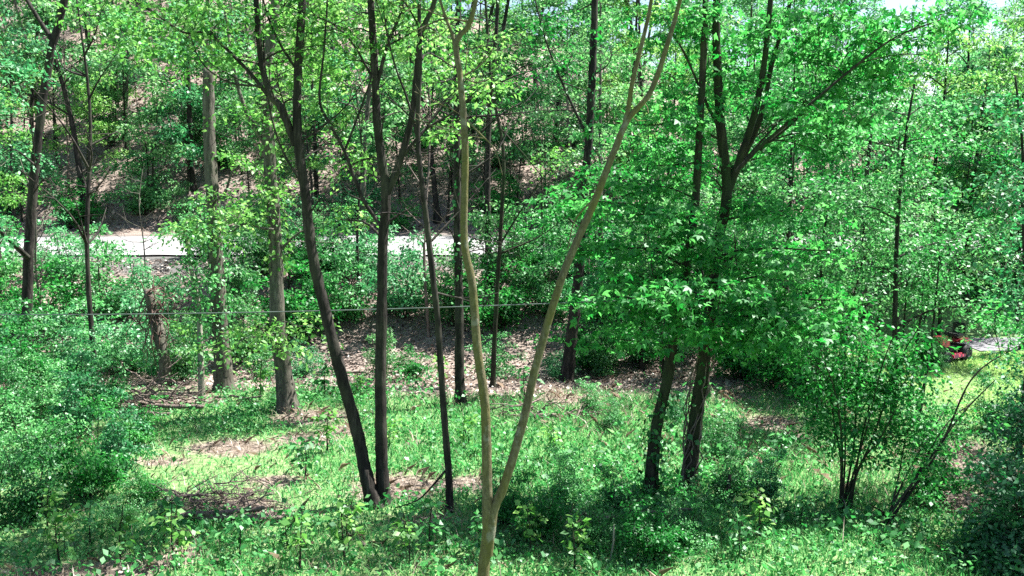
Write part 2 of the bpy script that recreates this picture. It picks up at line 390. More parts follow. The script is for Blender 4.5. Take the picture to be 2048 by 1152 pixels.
tag(link('dry_grass', mk_mesh('dry_grass', V, Fq), M['straw']), 'straw-coloured dead grass lying through the clearing', 'grass', None, 'stuff')
V, Fq = blades(80000, (8, 22, 17.6, 25.2), 0.06, 0.02, lambda x, y, r: (x > 9.3 + 0.3 * wav(x, y * 3)) & (y < 24.5 + 0.08 * (x - 11.5)), rg)
tag(link('lawn_grass', mk_mesh('lawn_grass', V, Fq), M['lawn']), 'short bright mown lawn before the grey drive', 'grass', None, 'stuff')

def litter(n, box, size, keep, rng):
    x, y = scatter(n, *box, rng); k = keep(x, y, rng); x, y = x[k], y[k]; m = len(x)
    pos = np.stack([x, y, height(x, y) + rng.uniform(0.005, 0.05, m)], -1)
    d = rng.normal(size=(m, 3)); d[:, 2] *= 0.3
    nn = np.array([0, 0, 1.0]) + 0.45 * rng.normal(size=(m, 3))
    return leaf_geo(pos, d, nn, size * rng.uniform(0.6, 1.4, m), 0.6, 1, rng)
c1 = litter(30000, (-18, 9, 19.0, 31.4), 0.12, lambda x, y, r: r.uniform(size=len(x)) < litter_mask(x, y), rg)
c2 = litter(12000, (-15, 16, 10.5, 22), 0.08, lambda x, y, r: r.uniform(size=len(x)) < 0.08 + 0.9 * bare_mask(x, y), rg)
c3 = litter(30000, (-35, 35, 41, 66), 0.2, lambda x, y, r: np.ones(len(x), bool), rg)
V, Fq = join([c1, c2, c3])
tag(link('fallen_leaves', mk_mesh('fallen_leaves', V, Fq), M['litter']), 'dry brown fallen leaves lying in the hollow and on the slope', 'leaves', None, 'stuff')

# low weeds: broad leaves close to the ground
def weeds(n, rng):
    x, y = scatter(n, -15, 16, 10.4, 23.5, rng)
    w = wav(x * 1.3 + 3, y * 1.3) + 0.45 * wav(x * 4, y * 4 + 2)
    p = np.clip(0.22 + 1.5 * w, 0.05, 1) * (1 - 0.9 * bare_mask(x, y)) * (1 - 0.88 * litter_mask(x, y))
    p = np.where(y < 12.6, np.maximum(p, 0.5), p) * ~((x > 9.0) & (y > 17.8))
    k = rng.uniform(size=len(x)) < p; x, y = x[k], y[k]
    hgt = np.clip(.5 + wav(x * 2.3 + 7, y * 2.3), .2, 1.3)
    C = np.stack([x, y, height(x, y) + rng.uniform(0.04, 0.30, len(x)) * hgt], -1)
    big = rng.uniform(size=len(x)) < .45 * hgt
    return join([spray_leaves(C[~big], 9, 0.13, 0.055, rng, 0.35, 0.4, 0.6), spray_leaves(C[big] + [0, 0, .06], 6, 0.14, 0.10, rng, 0.4, 0.4, 0.7)])
V, Fq = weeds(34000, rg)
tag(link('low_weeds', mk_mesh('low_weeds', V, Fq), M['weed']), 'low broad-leaved weeds spreading through the grass', 'weeds', None, 'stuff')

# ------------------------------------------------------------------ trees
def stem_radii(n, r0, r1, flare=0.0):
    t = np.linspace(0, 1, n); r = r0 + (r1 - r0) * t
    return r * (1 + flare * np.exp(-t * n / 1.6))

def build_tree(name, label, cat, stems, bark, leaf, clumps, group=None, leafL=0.1, leafN=26, sprR=0.38, lobes=1, rng=None, k=10, ivy=None, aspect=0.55, root=None, twigs=True, knots=0.055, merge=False, bare=0, bareL=1.0):
    """stems: list of (world points, r0, r1); the first is the trunk. clumps: (centre, (rx,ry,rz), sprays)."""
    rng = rng or np.random.default_rng(abs(hash(label)) % 1000 if False else len(label) * 37 + int(abs(stems[0][0][0][0]) * 10))
    base = np.array(stems[0][0][0], float)
    e = bpy.data.objects.new(name, None); COL.objects.link(e); e.location = base; e.empty_display_size = 0.3
    tag(e, label, cat, group)
    skel = []
    for q, (pts, r0, r1) in enumerate(stems):
        n = max(8, int(len(pts) * 8))
        cp = np.array(pts, float); cp[1:-1] += rng.normal(size=(len(cp) - 2, 3)) * r0 * 0.12
        L = smooth_line(cp, n)
        rad = stem_radii(n, r0, r1)
        if q == 0: rad = rad * (1 + .75 * np.exp(-np.concatenate([[0], np.cumsum(np.linalg.norm(np.diff(L, axis=0), axis=1))]) / (.10 + 1.2 * r0)))
        V, Fq = tube(L - base, rad, k, knots, rng)
        link('trunk' if q == 0 else 'limb', mk_mesh('trunk' if q == 0 else 'limb', V, Fq, True), bark, e)
        skel += [(p, r) for p, r in zip(L, rad)]
        if q == 0: trunkL, trunkR = L, rad
    SKP = np.array([p for p, r in skel]); SKR = np.array([r for p, r in skel])
    if bare:
        rb2 = np.random.default_rng(int(abs(base[0]) * 100 + base[1] * 7))
        up = np.nonzero((SKP[:, 2] > base[2] + .3 * (SKP[:, 2].max() - base[2])) & (SKP[:, 2] < 5 + .24 * SKP[:, 1]))[0]
        for s_ in rb2.choice(up, bare):
            L_ = bareL * rb2.uniform(.4, 1.5); a = rb2.uniform(0, 6.28); o = np.array([math.cos(a), .7 * math.sin(a), rb2.uniform(-.1, 1.1)]) * L_; p = SKP[s_]; r_ = min(SKR[s_] * .5, .012 * L_ + .004)
            bl = smooth_line([p, p + o * .45 + rb2.normal(size=3) * .1 * L_, p + o + [0, 0, -.1 * L_]], 8); ch = [tube(bl - base, np.linspace(r_, .003, 8), 4, .05, rb2)]
            for k2 in (2, 3, 4, 5, 6):
                w = (unit(o) * .5 + rb2.normal(size=3) * .55) * .32 * L_; ch.append(tube(np.array([bl[k2], bl[k2] + w * .5 + rb2.normal(size=3) * .05 * L_, bl[k2] + w]) - base, [r_ * .5, .004, .002], 3, 0, rb2, False))
            V, Fq = join(ch); link('branch', mk_mesh('branch', V, Fq, True), bark, e)
    Vc = []; BR = []
    for c, rr, ns in clumps:
        c = np.array(c, float); rr = np.array(rr, float)
        dd = np.linalg.norm(SKP - c, axis=1) + np.maximum(0, SKP[:, 2] - c[2] + 0.15 * np.linalg.norm(SKP - c, axis=1)) * 2.5
        s = int(np.argmin(dd)); p0 = SKP[s]; dist = np.linalg.norm(c - p0)
        ns = max(2, int(round(ns * .72)))
        u = unit(rng.normal(size=(ns, 3))) * (rng.uniform(0.05, 1, (ns, 1)) ** 0.55)
        C = c + u * rr
        if twigs:
            mid = (p0 + c) / 2 + np.array([0, 0, 0.10 * dist]) + rng.normal(size=3) * 0.05 * dist
            L = smooth_line([p0, mid, c, c + (c - mid) * 0.5], 9)
            r0 = min(SKR[s] * 0.6, 0.009 + 0.011 * dist)
            ch = [tube(L - base, np.linspace(r0, 0.005, 9), 5, 0.05, rng)]
            for p in C[: max(3, int(ns * 0.45))]:
                j = int(np.argmin(np.linalg.norm(L[2:] - p, axis=1))) + 1
                m2 = (L[j] + p) / 2 + rng.normal(size=3) * 0.08
                ch.append(tube(np.array([L[j], m2, p]) - base, [0.006, 0.005, 0.003], 3, 0, rng, False))
            if merge: BR += ch[:1] + ch[1:]
            else: V, Fq = join(ch); link('branch', mk_mesh('branch', V, Fq, True), bark, e)
        Vc.append(spray_leaves(C - base, int(leafN * 1.4), sprR * .92, leafL * 1.12, rng, out=u, lobes=lobes, aspect=aspect))
    if BR: V, Fq = join(BR); link('branches', mk_mesh('branches', V, Fq, True), bark, e)['kind'] = 'stuff'
    if Vc:
        V, Fq = join(Vc); link('crown', mk_mesh('crown', V, Fq), leaf, e)
    if ivy:
        nl, z0, z1, sp, mat = ivy
        t = rng.uniform(z0, z1, nl); idx = t * (len(trunkL) - 1); i0 = np.clip(idx.astype(int), 0, len(trunkL) - 2); f = (idx - i0)[:, None]
        cpt = trunkL[i0] * (1 - f) + trunkL[i0 + 1] * f; rr = trunkR[i0]
        th = rng.uniform(0, 6.283, nl); o = np.stack([np.cos(th), np.sin(th), 0 * th], -1)
        pos = cpt + o * (rr * 1.05 + np.abs(rng.normal(size=nl)) * sp)[:, None]
        d = rng.normal(size=(nl, 3)) * 0.7; d[:, 2] -= 0.8
        V, Fq = leaf_geo(pos - base, d, o + 0.5 * rng.normal(size=(nl, 3)) + np.array([0, 0, 0.4]), leafL * rng.uniform(0.6, 1.2, nl), 0.75, 1, rng)
        link('ivy', mk_mesh('ivy', V, Fq), mat, e)
    return e

def pp(pts, d):
    """photo pixels -> points at depth d (or own depth)"""
    return [P(q[0], q[1], q[2] if len(q) > 2 else d) for q in pts]
def cl(items, d, s=1.0):
    """(px, py, d or None, rx, rz, sprays)"""
    return [(P(a, b, dd or d), (rx, rx * 0.9, rz), max(2, int(n * s))) for a, b, dd, rx, rz, n in items]
def rooted(px, py, pts, r0, r1, sink=0.12):
    b = G(px, py); d = b[1]
    return [(np.vstack([b - [0, 0, sink], np.array(pp(pts, d))]), r0, r1)], d

TREES = []
# A: the forked olive sapling close to the camera
dA = 7.0
b = at_ground(P(968, 1150, dA)[0] - 0.02, dA, -0.1)
stA = [(np.vstack([b, pp([(966, 1300), (968, 1152), (974, 1070), (976, 1020), (972, 900), (970, 800), (954, 700), (940, 570), (928, 480), (931, 300), (921, 160), (912, 85), (934, 50), (952, 0), (975, -120), (985, -320, 7.4)], dA)]), 0.054, 0.011),
       (np.array(pp([(975, 1110), (982, 1055), (990, 1015), (1012, 965), (1048, 840), (1075, 720), (1128, 545), (1190, 400), (1225, 310), (1255, 240), (1305, 180), (1340, 70), (1360, 0), (1400, -160), (1430, -450, 7.3)], dA)), 0.045, 0.011),
       (np.array(pp([(917, 135), (906, 75), (893, 40), (880, 0), (850, -100), (830, -300, 6.6)], dA)), 0.015, 0.007),
       (np.array(pp([(1232, 300), (1253, 232), (1265, 160), (1290, 60), (1303, 0), (1320, -150), (1330, -420, 6.6)], dA)), 0.022, 0.009),
       (np.array(pp([(931, 150), (955, 135), (975, 115), (985, 100)], dA)), 0.008, 0.003), (np.array(pp([(930, 155), (950, 165), (975, 160), (985, 150)], dA)), 0.007, 0.003), (np.array(pp([(935, 240), (955, 262), (990, 300), (1005, 350)], dA)), 0.008, 0.003), (np.array(pp([(1195, 390), (1150, 440), (1135, 500)], dA - .2)), 0.008, 0.003)]
clA = cl([(980, -330, None, .9, .5, 22), (830, -330, None, .8, .5, 18), (1320, -430, None, .9, .5, 22), (1450, -480, None, 1.0, .5, 24), (1200, -420, 6.4, .8, .5, 16)], dA)
build_tree('forked_tree', 'slender olive-barked tree forking low into two bare stems, closest to the viewer', 'tree', stA, M['bark_olive'], M['maple'], clA, leafL=.10, lobes=3, leafN=18, knots=0.03, k=14, bare=7, bareL=.45)

# B1: leaning dark trunk of the twin pair
st, d = rooted(752, 1012, [(735, 950), (712, 870), (680, 740), (652, 610), (628, 500), (607, 390), (594, 270), (596, 150), (604, 0), (606, -160), (600, -420), (604, -800)], 0.104, 0.04)
st += [(np.array(pp([(592, 290), (560, 215), (540, 190), (522, 120), (512, 0), (500, -200), (470, -420)], d)), 0.06, 0.026),
       (np.array(pp([(535, 190), (500, 145), (440, 85), (412, 65), (370, 66), (330, 42), (270, 0)], d)), 0.03, 0.010),
       (np.array(pp([(525, 172), (470, 168), (430, 150), (400, 120), (380, 70)], d - .3)), 0.018, 0.006),
       (np.array(pp([(600, 150), (560, 90), (535, 30), (520, -30)], d)), 0.022, 0.01),
       (np.array(pp([(606, 370), (570, 310), (545, 240), (530, 140), (525, 0)], d + .2)), 0.02, 0.008)]
clB1 = cl([(330, 45, None, .9, .35, 14), (440, 40, None, .9, .4, 14), (260, -30, None, 1, .4, 14), (520, -120, None, 1.1, .6, 20), (470, -420, None, 1.4, .7, 26), (600, -500, None, 1.5, .8, 26), (620, -800, None, 1.6, .9, 30), (700, -350, 14.5, 1.2, .6, 16), (540, 60, None, .5, .4, 10), (660, 60, None, .6, .4, 12), (380, 110, None, .9, .3, 14), (300, 90, 14.5, .9, .35, 14), (200, 20, 14.5, .9, .4, 14), (470, 120, 14, .7, .3, 12), (580, 130, 14.5, .7, .4, 12), (640, 150, 14.5, .7, .35, 12), (420, 10, 12.5, .8, .3, 14), (500, 230, 14.5, .6, .3, 8), (560, 20, None, .7, .4, 12), (680, 300, 14, .5, .25, 7)], d)
build_tree('dark_tree', 'dark-barked tree leaning to one side, the sloping one of the twin trunks', 'tree', st, M['bark_dark'], M['lime'], clB1, bare=22, leafL=.085, leafN=20, sprR=.4)

# B2: straight dark trunk of the pair
st, d = rooted(767, 1008, [(765, 900), (764, 760), (765, 600), (767, 480), (772, 390), (757, 260), (748, 120), (742, 0), (735, -200), (742, -700)], 0.100, 0.036)
st += [(np.array(pp([(772, 395), (800, 325), (822, 240), (832, 150), (842, 70), (868, 0), (900, -150), (930, -500)], d)), 0.056, 0.026),
       (np.array(pp([(757, 446), (725, 395), (690, 305), (660, 250), (640, 200), (648, 100), (655, 0)], d - .3)), 0.03, 0.012),
       (np.array(pp([(780, 442), (805, 425), (830, 413)], d)), 0.022, 0.006),
       (np.array(pp([(690, 300), (720, 220), (745, 150)], d - .3)), 0.018, 0.01),
       (np.array(pp([(803, 315), (850, 260), (905, 225), (955, 180)], d)), 0.026, 0.008),
       (np.array(pp([(752, 180), (775, 90), (800, 30), (815, -40)], d)), 0.03, 0.012)]
clB2 = cl([(660, 0, None, .7, .4, 10), (700, 60, None, .7, .4, 10), (815, -60, None, .8, .5, 14), (930, -500, None, 1.4, .8, 26), (740, -650, None, 1.5, .9, 30), (800, -350, None, 1.2, .7, 18), (960, 175, None, .45, .25, 7), (640, 200, None, .5, .3, 6), (840, -200, 15, 1.1, .6, 14), (700, 120, None, .6, .3, 11), (720, 30, 14, .8, .4, 14), (790, 60, None, .6, .35, 11), (870, 60, 14, .7, .35, 12), (900, 130, 14.2, .6, .3, 10), (830, 160, 14.4, .6, .3, 9), (700, 330, 14, .5, .25, 7), (900, 260, 14, .5, .25, 8), (860, -20, None, .8, .4, 12), (690, 440, 14, .45, .2, 6)], d)
build_tree('dark_tree', 'upright dark-barked tree of the twin trunks, forking at two thirds of its height', 'tree', st, M['bark_dark'], M['lime'], clB2, bare=22, leafL=.085, leafN=20, sprR=.4)

# C: thin pole beside the twin trunks
st, d = rooted(900, 1026, [(897, 950), (888, 820), (875, 640), (858, 470), (845, 380), (835, 270), (840, 120), (838, 0), (845, -300)], 0.058, 0.022)
st += [(np.array(pp([(890, 942), (868, 968), (835, 1000), (790, 1016)], d - .3)), 0.018, 0.008), (np.array(pp([(838, 290), (815, 200), (790, 130), (770, 40), (760, -60)], d)), 0.02, 0.008)]
build_tree('thin_tree', 'thin dark pole-like tree with a dead branch drooping near its foot', 'tree', st, M['bark_dark'], M['bush'], cl([(845, -300, None, 1.0, .5, 18), (760, -80, None, .7, .4, 10), (870, -150, None, .8, .4, 12)], d), bare=9, leafL=.085, leafN=20)

# D: stout grey trunk
st, d = rooted(578, 822, [(566, 740), (556, 640), (550, 520), (545, 420), (540, 300), (536, 150), (545, 0), (550, -300)], 0.19, 0.08)
st += [(np.array(pp([(548, 460), (520, 455), (490, 448), (455, 470)], d - .3)), 0.035, 0.012), (np.array(pp([(560, 500), (600, 465), (640, 455)], d)), 0.03, 0.01),
       (np.array(pp([(540, 300), (500, 240), (470, 150), (450, 20)], d)), 0.06, 0.025)]
build_tree('grey_tree', 'stout grey-barked tree with straight trunk standing at the edge of the leafy hollow', 'tree', st, M['bark_grey'], M['lime'], cl([(450, 440, 18.2, 1.0, .35, 16), (500, 675, 17.6, 1.5, .32, 26), (590, 650, 18.0, .9, .3, 12), (400, 460, None, .9, .3, 10), (540, 405, 18.0, .5, .5, 9), (450, 0, None, 1.3, .7, 18), (550, -300, None, 2, 1.2, 32), (540, 200, None, .9, .6, 9)], d), leafL=.105, leafN=20, sprR=.42, bare=10, bareL=1.4, ivy=(500, .35, .75, .12, M['lime']))

# E: broken-topped grey trunk
st, d = rooted(450, 782, [(446, 700), (438, 600), (430, 480), (424, 380), (420, 250), (417, 138)], 0.20, 0.12)
st += [(np.array(pp([(424, 405), (450, 385), (462, 350), (478, 330)], d - .3)), 0.04, 0.012), (np.array(pp([(422, 150), (425, 100), (420, 20), (430, -40)], d + .1)), 0.02, 0.008)]
build_tree('broken_tree', 'broad grey trunk snapped off at the top, left of the stout grey tree', 'tree', st, M['bark_grey'], M['lime'], cl([(478, 330, None, .5, .4, 8), (440, 400, 19.6, .6, .5, 10), (400, 640, None, .6, .4, 9)], d), leafL=.10, ivy=(700, .15, .6, .16, M['bush']))

# F: pale ivy-clad sapling
st, d = rooted(404, 805, [(402, 740), (400, 660), (396, 600), (380, 520), (372, 440)], 0.075, 0.03)
build_tree('pale_sapling', 'pale greenish sapling wound with ivy beside the broken trunk', 'tree', st, M['bark_pale'], M['bush'], cl([(390, 560, None, .5, .6, 12), (372, 460, None, .8, .5, 14)], d), leafL=.09, ivy=(500, .2, 1, .08, M['bush']))

# G: dark trunk on the left edge
st, d = rooted(56, 745, [(54, 650), (57, 520), (66, 380), (80, 240), (98, 110), (128, 0), (150, -150), (165, -500)], 0.155, 0.07)
st += [(np.array(pp([(104, 80), (60, 10), (20, -60), (-60, -160)], d)), 0.06, 0.03), (np.array(pp([(120, 20), (140, 15), (150, 28)], d)), 0.02, 0.008), (np.array(pp([(70, 330), (30, 300), (0, 310)], d - .4)), 0.03, 0.01)]
build_tree('leaning_dark_tree', 'dark slightly leaning trunk rising from the bushes at the far left', 'tree', st, M['bark_dark'], M['teal'], cl([(20, 60, None, 1.1, .7, 22), (50, 110, None, .9, .6, 16), (10, 160, 19, .9, .6, 16), (20, 310, None, .9, .5, 18), (-60, -150, None, 1.8, 1, 30), (160, -480, None, 2.2, 1.2, 34), (0, 230, None, .8, .6, 12), (120, -150, None, 1.4, .8, 16), (10, 460, 18, .9, .4, 13)], d), bare=10, bareL=1.3, leafL=.11, leafN=22, sprR=.42)

# H, I, J: trunks in the middle distance
st, d = rooted(922, 812, [(918, 740), (916, 620), (914, 480), (913, 300), (914, 120), (918, 0), (922, -250)], 0.115, 0.045)
build_tree('dark_tree', 'dark straight trunk half hidden behind the olive stem on the hollow rim', 'tree', st, M['bark_dark'], M['lime'], cl([(930, -230, None, 1.6, .9, 24), (880, 60, None, .9, .5, 10), (985, 90, None, 1.0, .5, 12)], d), bare=14, bareL=1.5, leafL=.10, ivy=(260, .3, .9, .08, M['ivy']))
st, d = rooted(1132, 765, [(1140, 690), (1152, 600), (1160, 520), (1170, 400), (1180, 250), (1186, 100), (1190, 0), (1196, -300)], 0.165, 0.065)
st += [(np.array(pp([(1178, 280), (1130, 180), (1095, 90), (1070, 0)], d)), 0.04, 0.015), (np.array(pp([(1188, 150), (1215, 130), (1222, 110), (1218, 95)], d)), 0.02, 0.008)]
build_tree('dark_tree', 'dark trunk leaning slightly behind the forked stem of the olive tree', 'tree', st, M['bark_dark'], M['maple'], cl([(1080, 60, None, 1.2, .6, 20), (1090, 150, None, 1.0, .5, 16), (1200, -300, None, 2, 1.1, 30), (1130, 430, 20, 1.0, .6, 16), (1210, 350, 20, 1.0, .6, 16)], d), bare=16, bareL=1.7, leafL=.11, leafN=20, ivy=(350, .35, .8, .1, M['ivy']))
st, d = rooted(985, 775, [(988, 690), (996, 560), (1003, 440), (1006, 300), (985, 180), (975, 60), (965, -80)], 0.065, 0.025)
st += [(np.array(pp([(1000, 490), (1030, 440), (1075, 370), (1110, 330)], d)), 0.025, 0.01), (np.array(pp([(1004, 260), (1040, 300), (1090, 360)], d - .5)), 0.02, 0.01)]
build_tree('thin_tree', 'thin mossy tree with crossing bare branches between the two olive stems', 'tree', st, M['bark_moss'], M['lime'], cl([(965, -60, None, 1.2, .6, 14), (1110, 320, None, .6, .3, 8), (1000, 160, None, .8, .4, 9)], d), bare=14, bareL=1.5, leafL=.09)
st, d = rooted(978, 775, [(974, 650), (972, 500), (975, 360), (978, 240), (990, 100), (1000, -80)], 0.075, 0.03)
build_tree('thin_tree', 'slim dark trunk standing just behind the left olive stem, near the road', 'tree', [(np.vstack([at_ground(P(975, 500, 29)[0], 29, -.1), pp([(976, 480), (975, 360), (978, 240), (990, 100), (1000, -80)], 29)]), .12, .05)], M['bark_dark'], M['wood'], cl([(1000, -60, 29, 1.8, 1, 18), (960, 180, 29, 1.2, .7, 10)], 29), leafL=.13)

# K: mossy leaning trunk
st, d = rooted(1300, 992, [(1308, 920), (1318, 840), (1338, 750), (1352, 650), (1372, 540), (1388, 420), (1400, 260), (1410, 60), (1415, -150)], 0.105, 0.04)
KD = d
build_tree('mossy_tree', 'mossy ivy-grown trunk leaning right, beside the vine-wrapped snag', 'tree', st, M['bark_moss'], M['maple'], cl([(1240, 560, 12.6, .9, .2, 14), (1200, 500, 13.4, .9, .2, 13), (1330, 640, 12.2, .9, .2, 15), (1400, 590, 11.8, .9, .2, 14), (1440, 660, 12.4, .8, .2, 12), (1350, 560, 12.8, 1.0, .2, 13), (1290, 500, None, 1.0, .2, 14), (1230, 430, None, .9, .2, 13), (1330, 430, 13, 1.0, .22, 14), (1150, 400, 14.5, .8, .2, 11), (1260, 610, 13.2, .8, .2, 12), (1300, 370, 13.6, .9, .2, 12), (1180, 590, 14, .8, .2, 10), (1250, 680, 13.2, .6, .18, 9), (1420, -150, None, 1.2, .7, 12)], d), leafL=.10, leafN=18, lobes=3, ivy=(260, .0, .3, .09, M['bush']))

# L: vine-wrapped trunk carrying the spreading maple
st, d = rooted(1376, 985, [(1382, 900), (1392, 820), (1406, 735), (1422, 600), (1440, 470), (1452, 385), (1446, 260), (1434, 150), (1432, 40), (1440, -200), (1450, -600)], 0.122, 0.045)
st += [(np.array(pp([(1450, 400), (1478, 330), (1508, 230), (1528, 130), (1540, 0), (1560, -250), (1570, -600)], d)), 0.066, 0.025),
       (np.array(pp([(1468, 350), (1520, 240), (1546, 120), (1575, 30), (1600, -80)], d + .4)), 0.055, 0.018),
       (np.array(pp([(1470, 345), (1530, 285), (1600, 225), (1700, 140), (1790, 75), (1880, 40)], d - .5)), 0.030, 0.010),
       (np.array(pp([(1520, 300), (1590, 240), (1640, 190), (1700, 100)], d + .8)), 0.03, 0.01),
       (np.array(pp([(1446, 270), (1415, 210), (1370, 110), (1340, 60)], d)), 0.03, 0.01)]
clL = cl([(1480, 600, 13, 1.0, .2, 16), (1560, 560, 13.4, 1.0, .2, 15), (1620, 500, None, .9, .2, 13), (1500, 500, 13, .9, .2, 14), (1430, 520, 13, .8, .2, 12), (1590, 420, None, .9, .2, 11), (1520, 410, None, .8, .2, 10), (1520, 660, 12.6, .8, .18, 12), (1640, 600, 13.6, .8, .2, 11), (1400, 470, 12.8, .8, .2, 11), (1340, 330, None, .8, .45, 18), (1300, 250, None, .8, .45, 16), (1380, 190, None, .7, .45, 14), (1400, 60, None, .9, .5, 20), (1480, 160, None, .7, .4, 12), (1560, 60, None, .9, .5, 18), (1650, 130, None, .9, .4, 18), (1730, 80, None, .9, .4, 20), (1830, 60, None, .9, .35, 18), (1880, 30, None, .6, .25, 12), (1640, 30, None, .9, .4, 18), (1700, 200, None, .9, .35, 18), (1770, 150, None, .8, .3, 14), (1640, 270, 13.2, .7, .3, 12), (1610, 200, 13, .6, .3, 12),
          (1450, -250, None, 1.3, .8, 12), (1570, -500, None, 1.5, .9, 14), (1700, -120, None, 1.5, .7, 14), (1330, 40, None, .8, .4, 14), (1560, 640, 12.4, .7, .35, 16), (1480, 680, 12.8, .6, .3, 12)], d)
eL = build_tree('maple_tree', 'spreading maple on a vine-wrapped trunk, its fans of leaves filling the upper right', 'tree', st, M['bark_moss'], M['maple'], clL, bare=16, leafL=.105, leafN=17, lobes=3, ivy=(90, .0, .4, .09, M['bush']))
rv = np.random.default_rng(77)
bL = np.array(eL.location)
tl = smooth_line(st[0][0], 40)
for q in range(9):
    ph = rv.uniform(0, 6.28); tw = rv.uniform(2, 5) * rv.choice([-1, 1]); n = 18
    pts = np.array([tl[int(j)] + 0.15 * (1 - .2 * j / 18) * np.array([math.cos(ph + tw * j / n), math.sin(ph + tw * j / n), 0]) + rv.normal(size=3) * .03 for j in range(n)])
    V, Fq = tube(pts - bL, np.linspace(.013, .008, n), 5, .05, rv); link('vine', mk_mesh('vine', V, Fq, True), M['dead'], eL)

# ------------------------------------------------------------------ saplings and tall shrubs on the right
def fan_shrub(name, label, px, py, tips, d, leaf, bark, clumps, r0=.023, leafL=.08, leafN=22, lobes=1, cat='shrub', sprR=.34, group=None):
    b = G(px, py) if d is None else at_ground(P(px, py, d)[0], d)
    dd = b[1]; b = b - np.array([0, 0, .06]); st = []
    for q, t in enumerate(tips):
        e = P(t[0], t[1], t[2] if len(t) > 2 else dd + R.normal() * .35)
        m1 = b + (e - b) * .35 + np.array([0, 0, .12 * np.linalg.norm(e - b)]) * .6 + R.normal(size=3) * .04
        m2 = b + (e - b) * .7 + np.array([0, 0, .06 * np.linalg.norm(e - b)]) + R.normal(size=3) * .05
        st.append((np.array([b + R.normal(size=3) * [.05, .05, 0], m1, m2, e]), r0 * R.uniform(.7, 1.1), r0 * .3))
    return build_tree(name, label, cat, st, bark, leaf, cl(clumps, dd), leafL=leafL, leafN=leafN, lobes=lobes, sprR=sprR, k=7, group=group)

fan_shrub('fanning_shrub', 'many-stemmed shrub fanning up from one clump in the sunny grass', 1690, 1022, [(1662, 780), (1690, 720), (1720, 700), (1760, 720), (1800, 640), (1840, 650), (1640, 700), (1790, 820)], None, M['maple'], M['bark_moss'],
          [(1660, 700, None, .7, .5, 24), (1720, 760, None, .7, .5, 26), (1780, 720, None, .7, .5, 26), (1700, 860, None, .6, .35, 18), (1760, 880, None, .6, .35, 18), (1640, 800, None, .5, .4, 14), (1820, 800, None, .6, .4, 16), (1830, 700, None, .6, .4, 14), (1700, 640, None, .6, .35, 14), (1850, 860, None, .5, .3, 10), (1690, 780, None, .7, .4, 26), (1750, 800, None, .7, .4, 26), (1640, 740, None, .6, .4, 18), (1800, 760, None, .6, .4, 20), (1740, 680, None, .7, .4, 20), (1660, 860, None, .5, .3, 12), (1810, 870, None, .5, .3, 14)], leafL=.075)
fan_shrub('leaning_shrub', 'sparse shrub with long stems leaning right past the lawn', 1765, 1058, [(1950, 800, 12.6), (2040, 690, 12.4), (1900, 800, 13), (1830, 830, 13), (1990, 760, 12.2)], None, M['maple'], M['bark_dark'],
          [(1930, 850, None, .5, .3, 10), (2030, 700, None, .5, .3, 10), (1880, 880, None, .5, .3, 9), (1850, 940, None, .45, .3, 10), (1990, 640, None, .5, .3, 8)], leafL=.075)
def sapling(name, label, px, d, pts, r0, leaf, bark, clumps, **kw):
    b = at_ground(P(px, 600, d)[0], d, -.1)
    st = [(np.vstack([b, pp(pts, d)]), r0, r0 * .3)]
    return build_tree(name, label, 'tree', st, bark, leaf, cl(clumps, d), **kw)
def col(px0, py0, px1, py1, n, rx, rz, ns, d, rng, sx=60):
    out = []
    for t in np.linspace(0, 1, n):
        out.append((px0 + (px1 - px0) * t + rng.normal() * sx, py0 + (py1 - py0) * t + rng.normal() * 20, d + rng.normal() * .5, rx * rng.uniform(.8, 1.2), rz * rng.uniform(.8, 1.2), max(3, int(ns * rng.uniform(.7, 1.2)))))
    return out
rs = np.random.default_rng(23)
kw = dict(leafL=.085, leafN=24, sprR=.36)
sapling('young_tree', 'tall leafy young tree by the drive, its crown touching the open sky', 1940, 28.5, [(1930, 560), (1940, 420), (1960, 260), (1975, 150)], .09, M['teal'], M['bark_dark'], col(1935, 560, 1975, 170, 11, 1.5, .8, 17, 28.5, rs, 60), leafL=.12, leafN=24, sprR=.5)
sapling('young_tree', 'young tree with pale green leaves between the maple and the drive', 1800, 17.5, [(1790, 640), (1795, 450), (1810, 280), (1830, 160)], .06, M['bush'], M['bark_dark'], col(1790, 620, 1830, 190, 12, .9, .5, 17, 17.5, rs, 80), **kw)
sapling('young_tree', 'young tree at the right edge with drooping outer leaves', 2060, 15, [(2055, 700), (2050, 500), (2045, 300), (2030, 150)], .05, M['teal'], M['bark_dark'], col(2050, 700, 2035, 230, 9, .75, .45, 13, 15, rs, 40), **kw)
sapling('young_tree', 'slim dark young tree rising behind the maple leaves toward the ridge', 1735, 22, [(1730, 420), (1738, 290), (1745, 180), (1760, 60)], .07, M['bush'], M['bark_dark'], col(1700, 480, 1755, 330, 6, 1.0, .5, 14, 22, rs, 60), **kw)
sapling('young_tree', 'bushy young tree under the maple fans with bright yellow-green tips', 1640, 18, [(1640, 640), (1645, 500), (1660, 400)], .05, M['wood'], M['bark_dark'], col(1640, 640, 1660, 390, 8, .9, .5, 16, 18, rs, 60), **kw)
sapling('young_tree', 'young tree with small leaves standing behind the red mower', 1880, 24, [(1880, 600), (1870, 500), (1868, 400)], .06, M['wood'], M['bark_dark'], col(1880, 580, 1868, 380, 8, 1.2, .6, 16, 24, rs, 60), leafL=.10, leafN=24, sprR=.42)
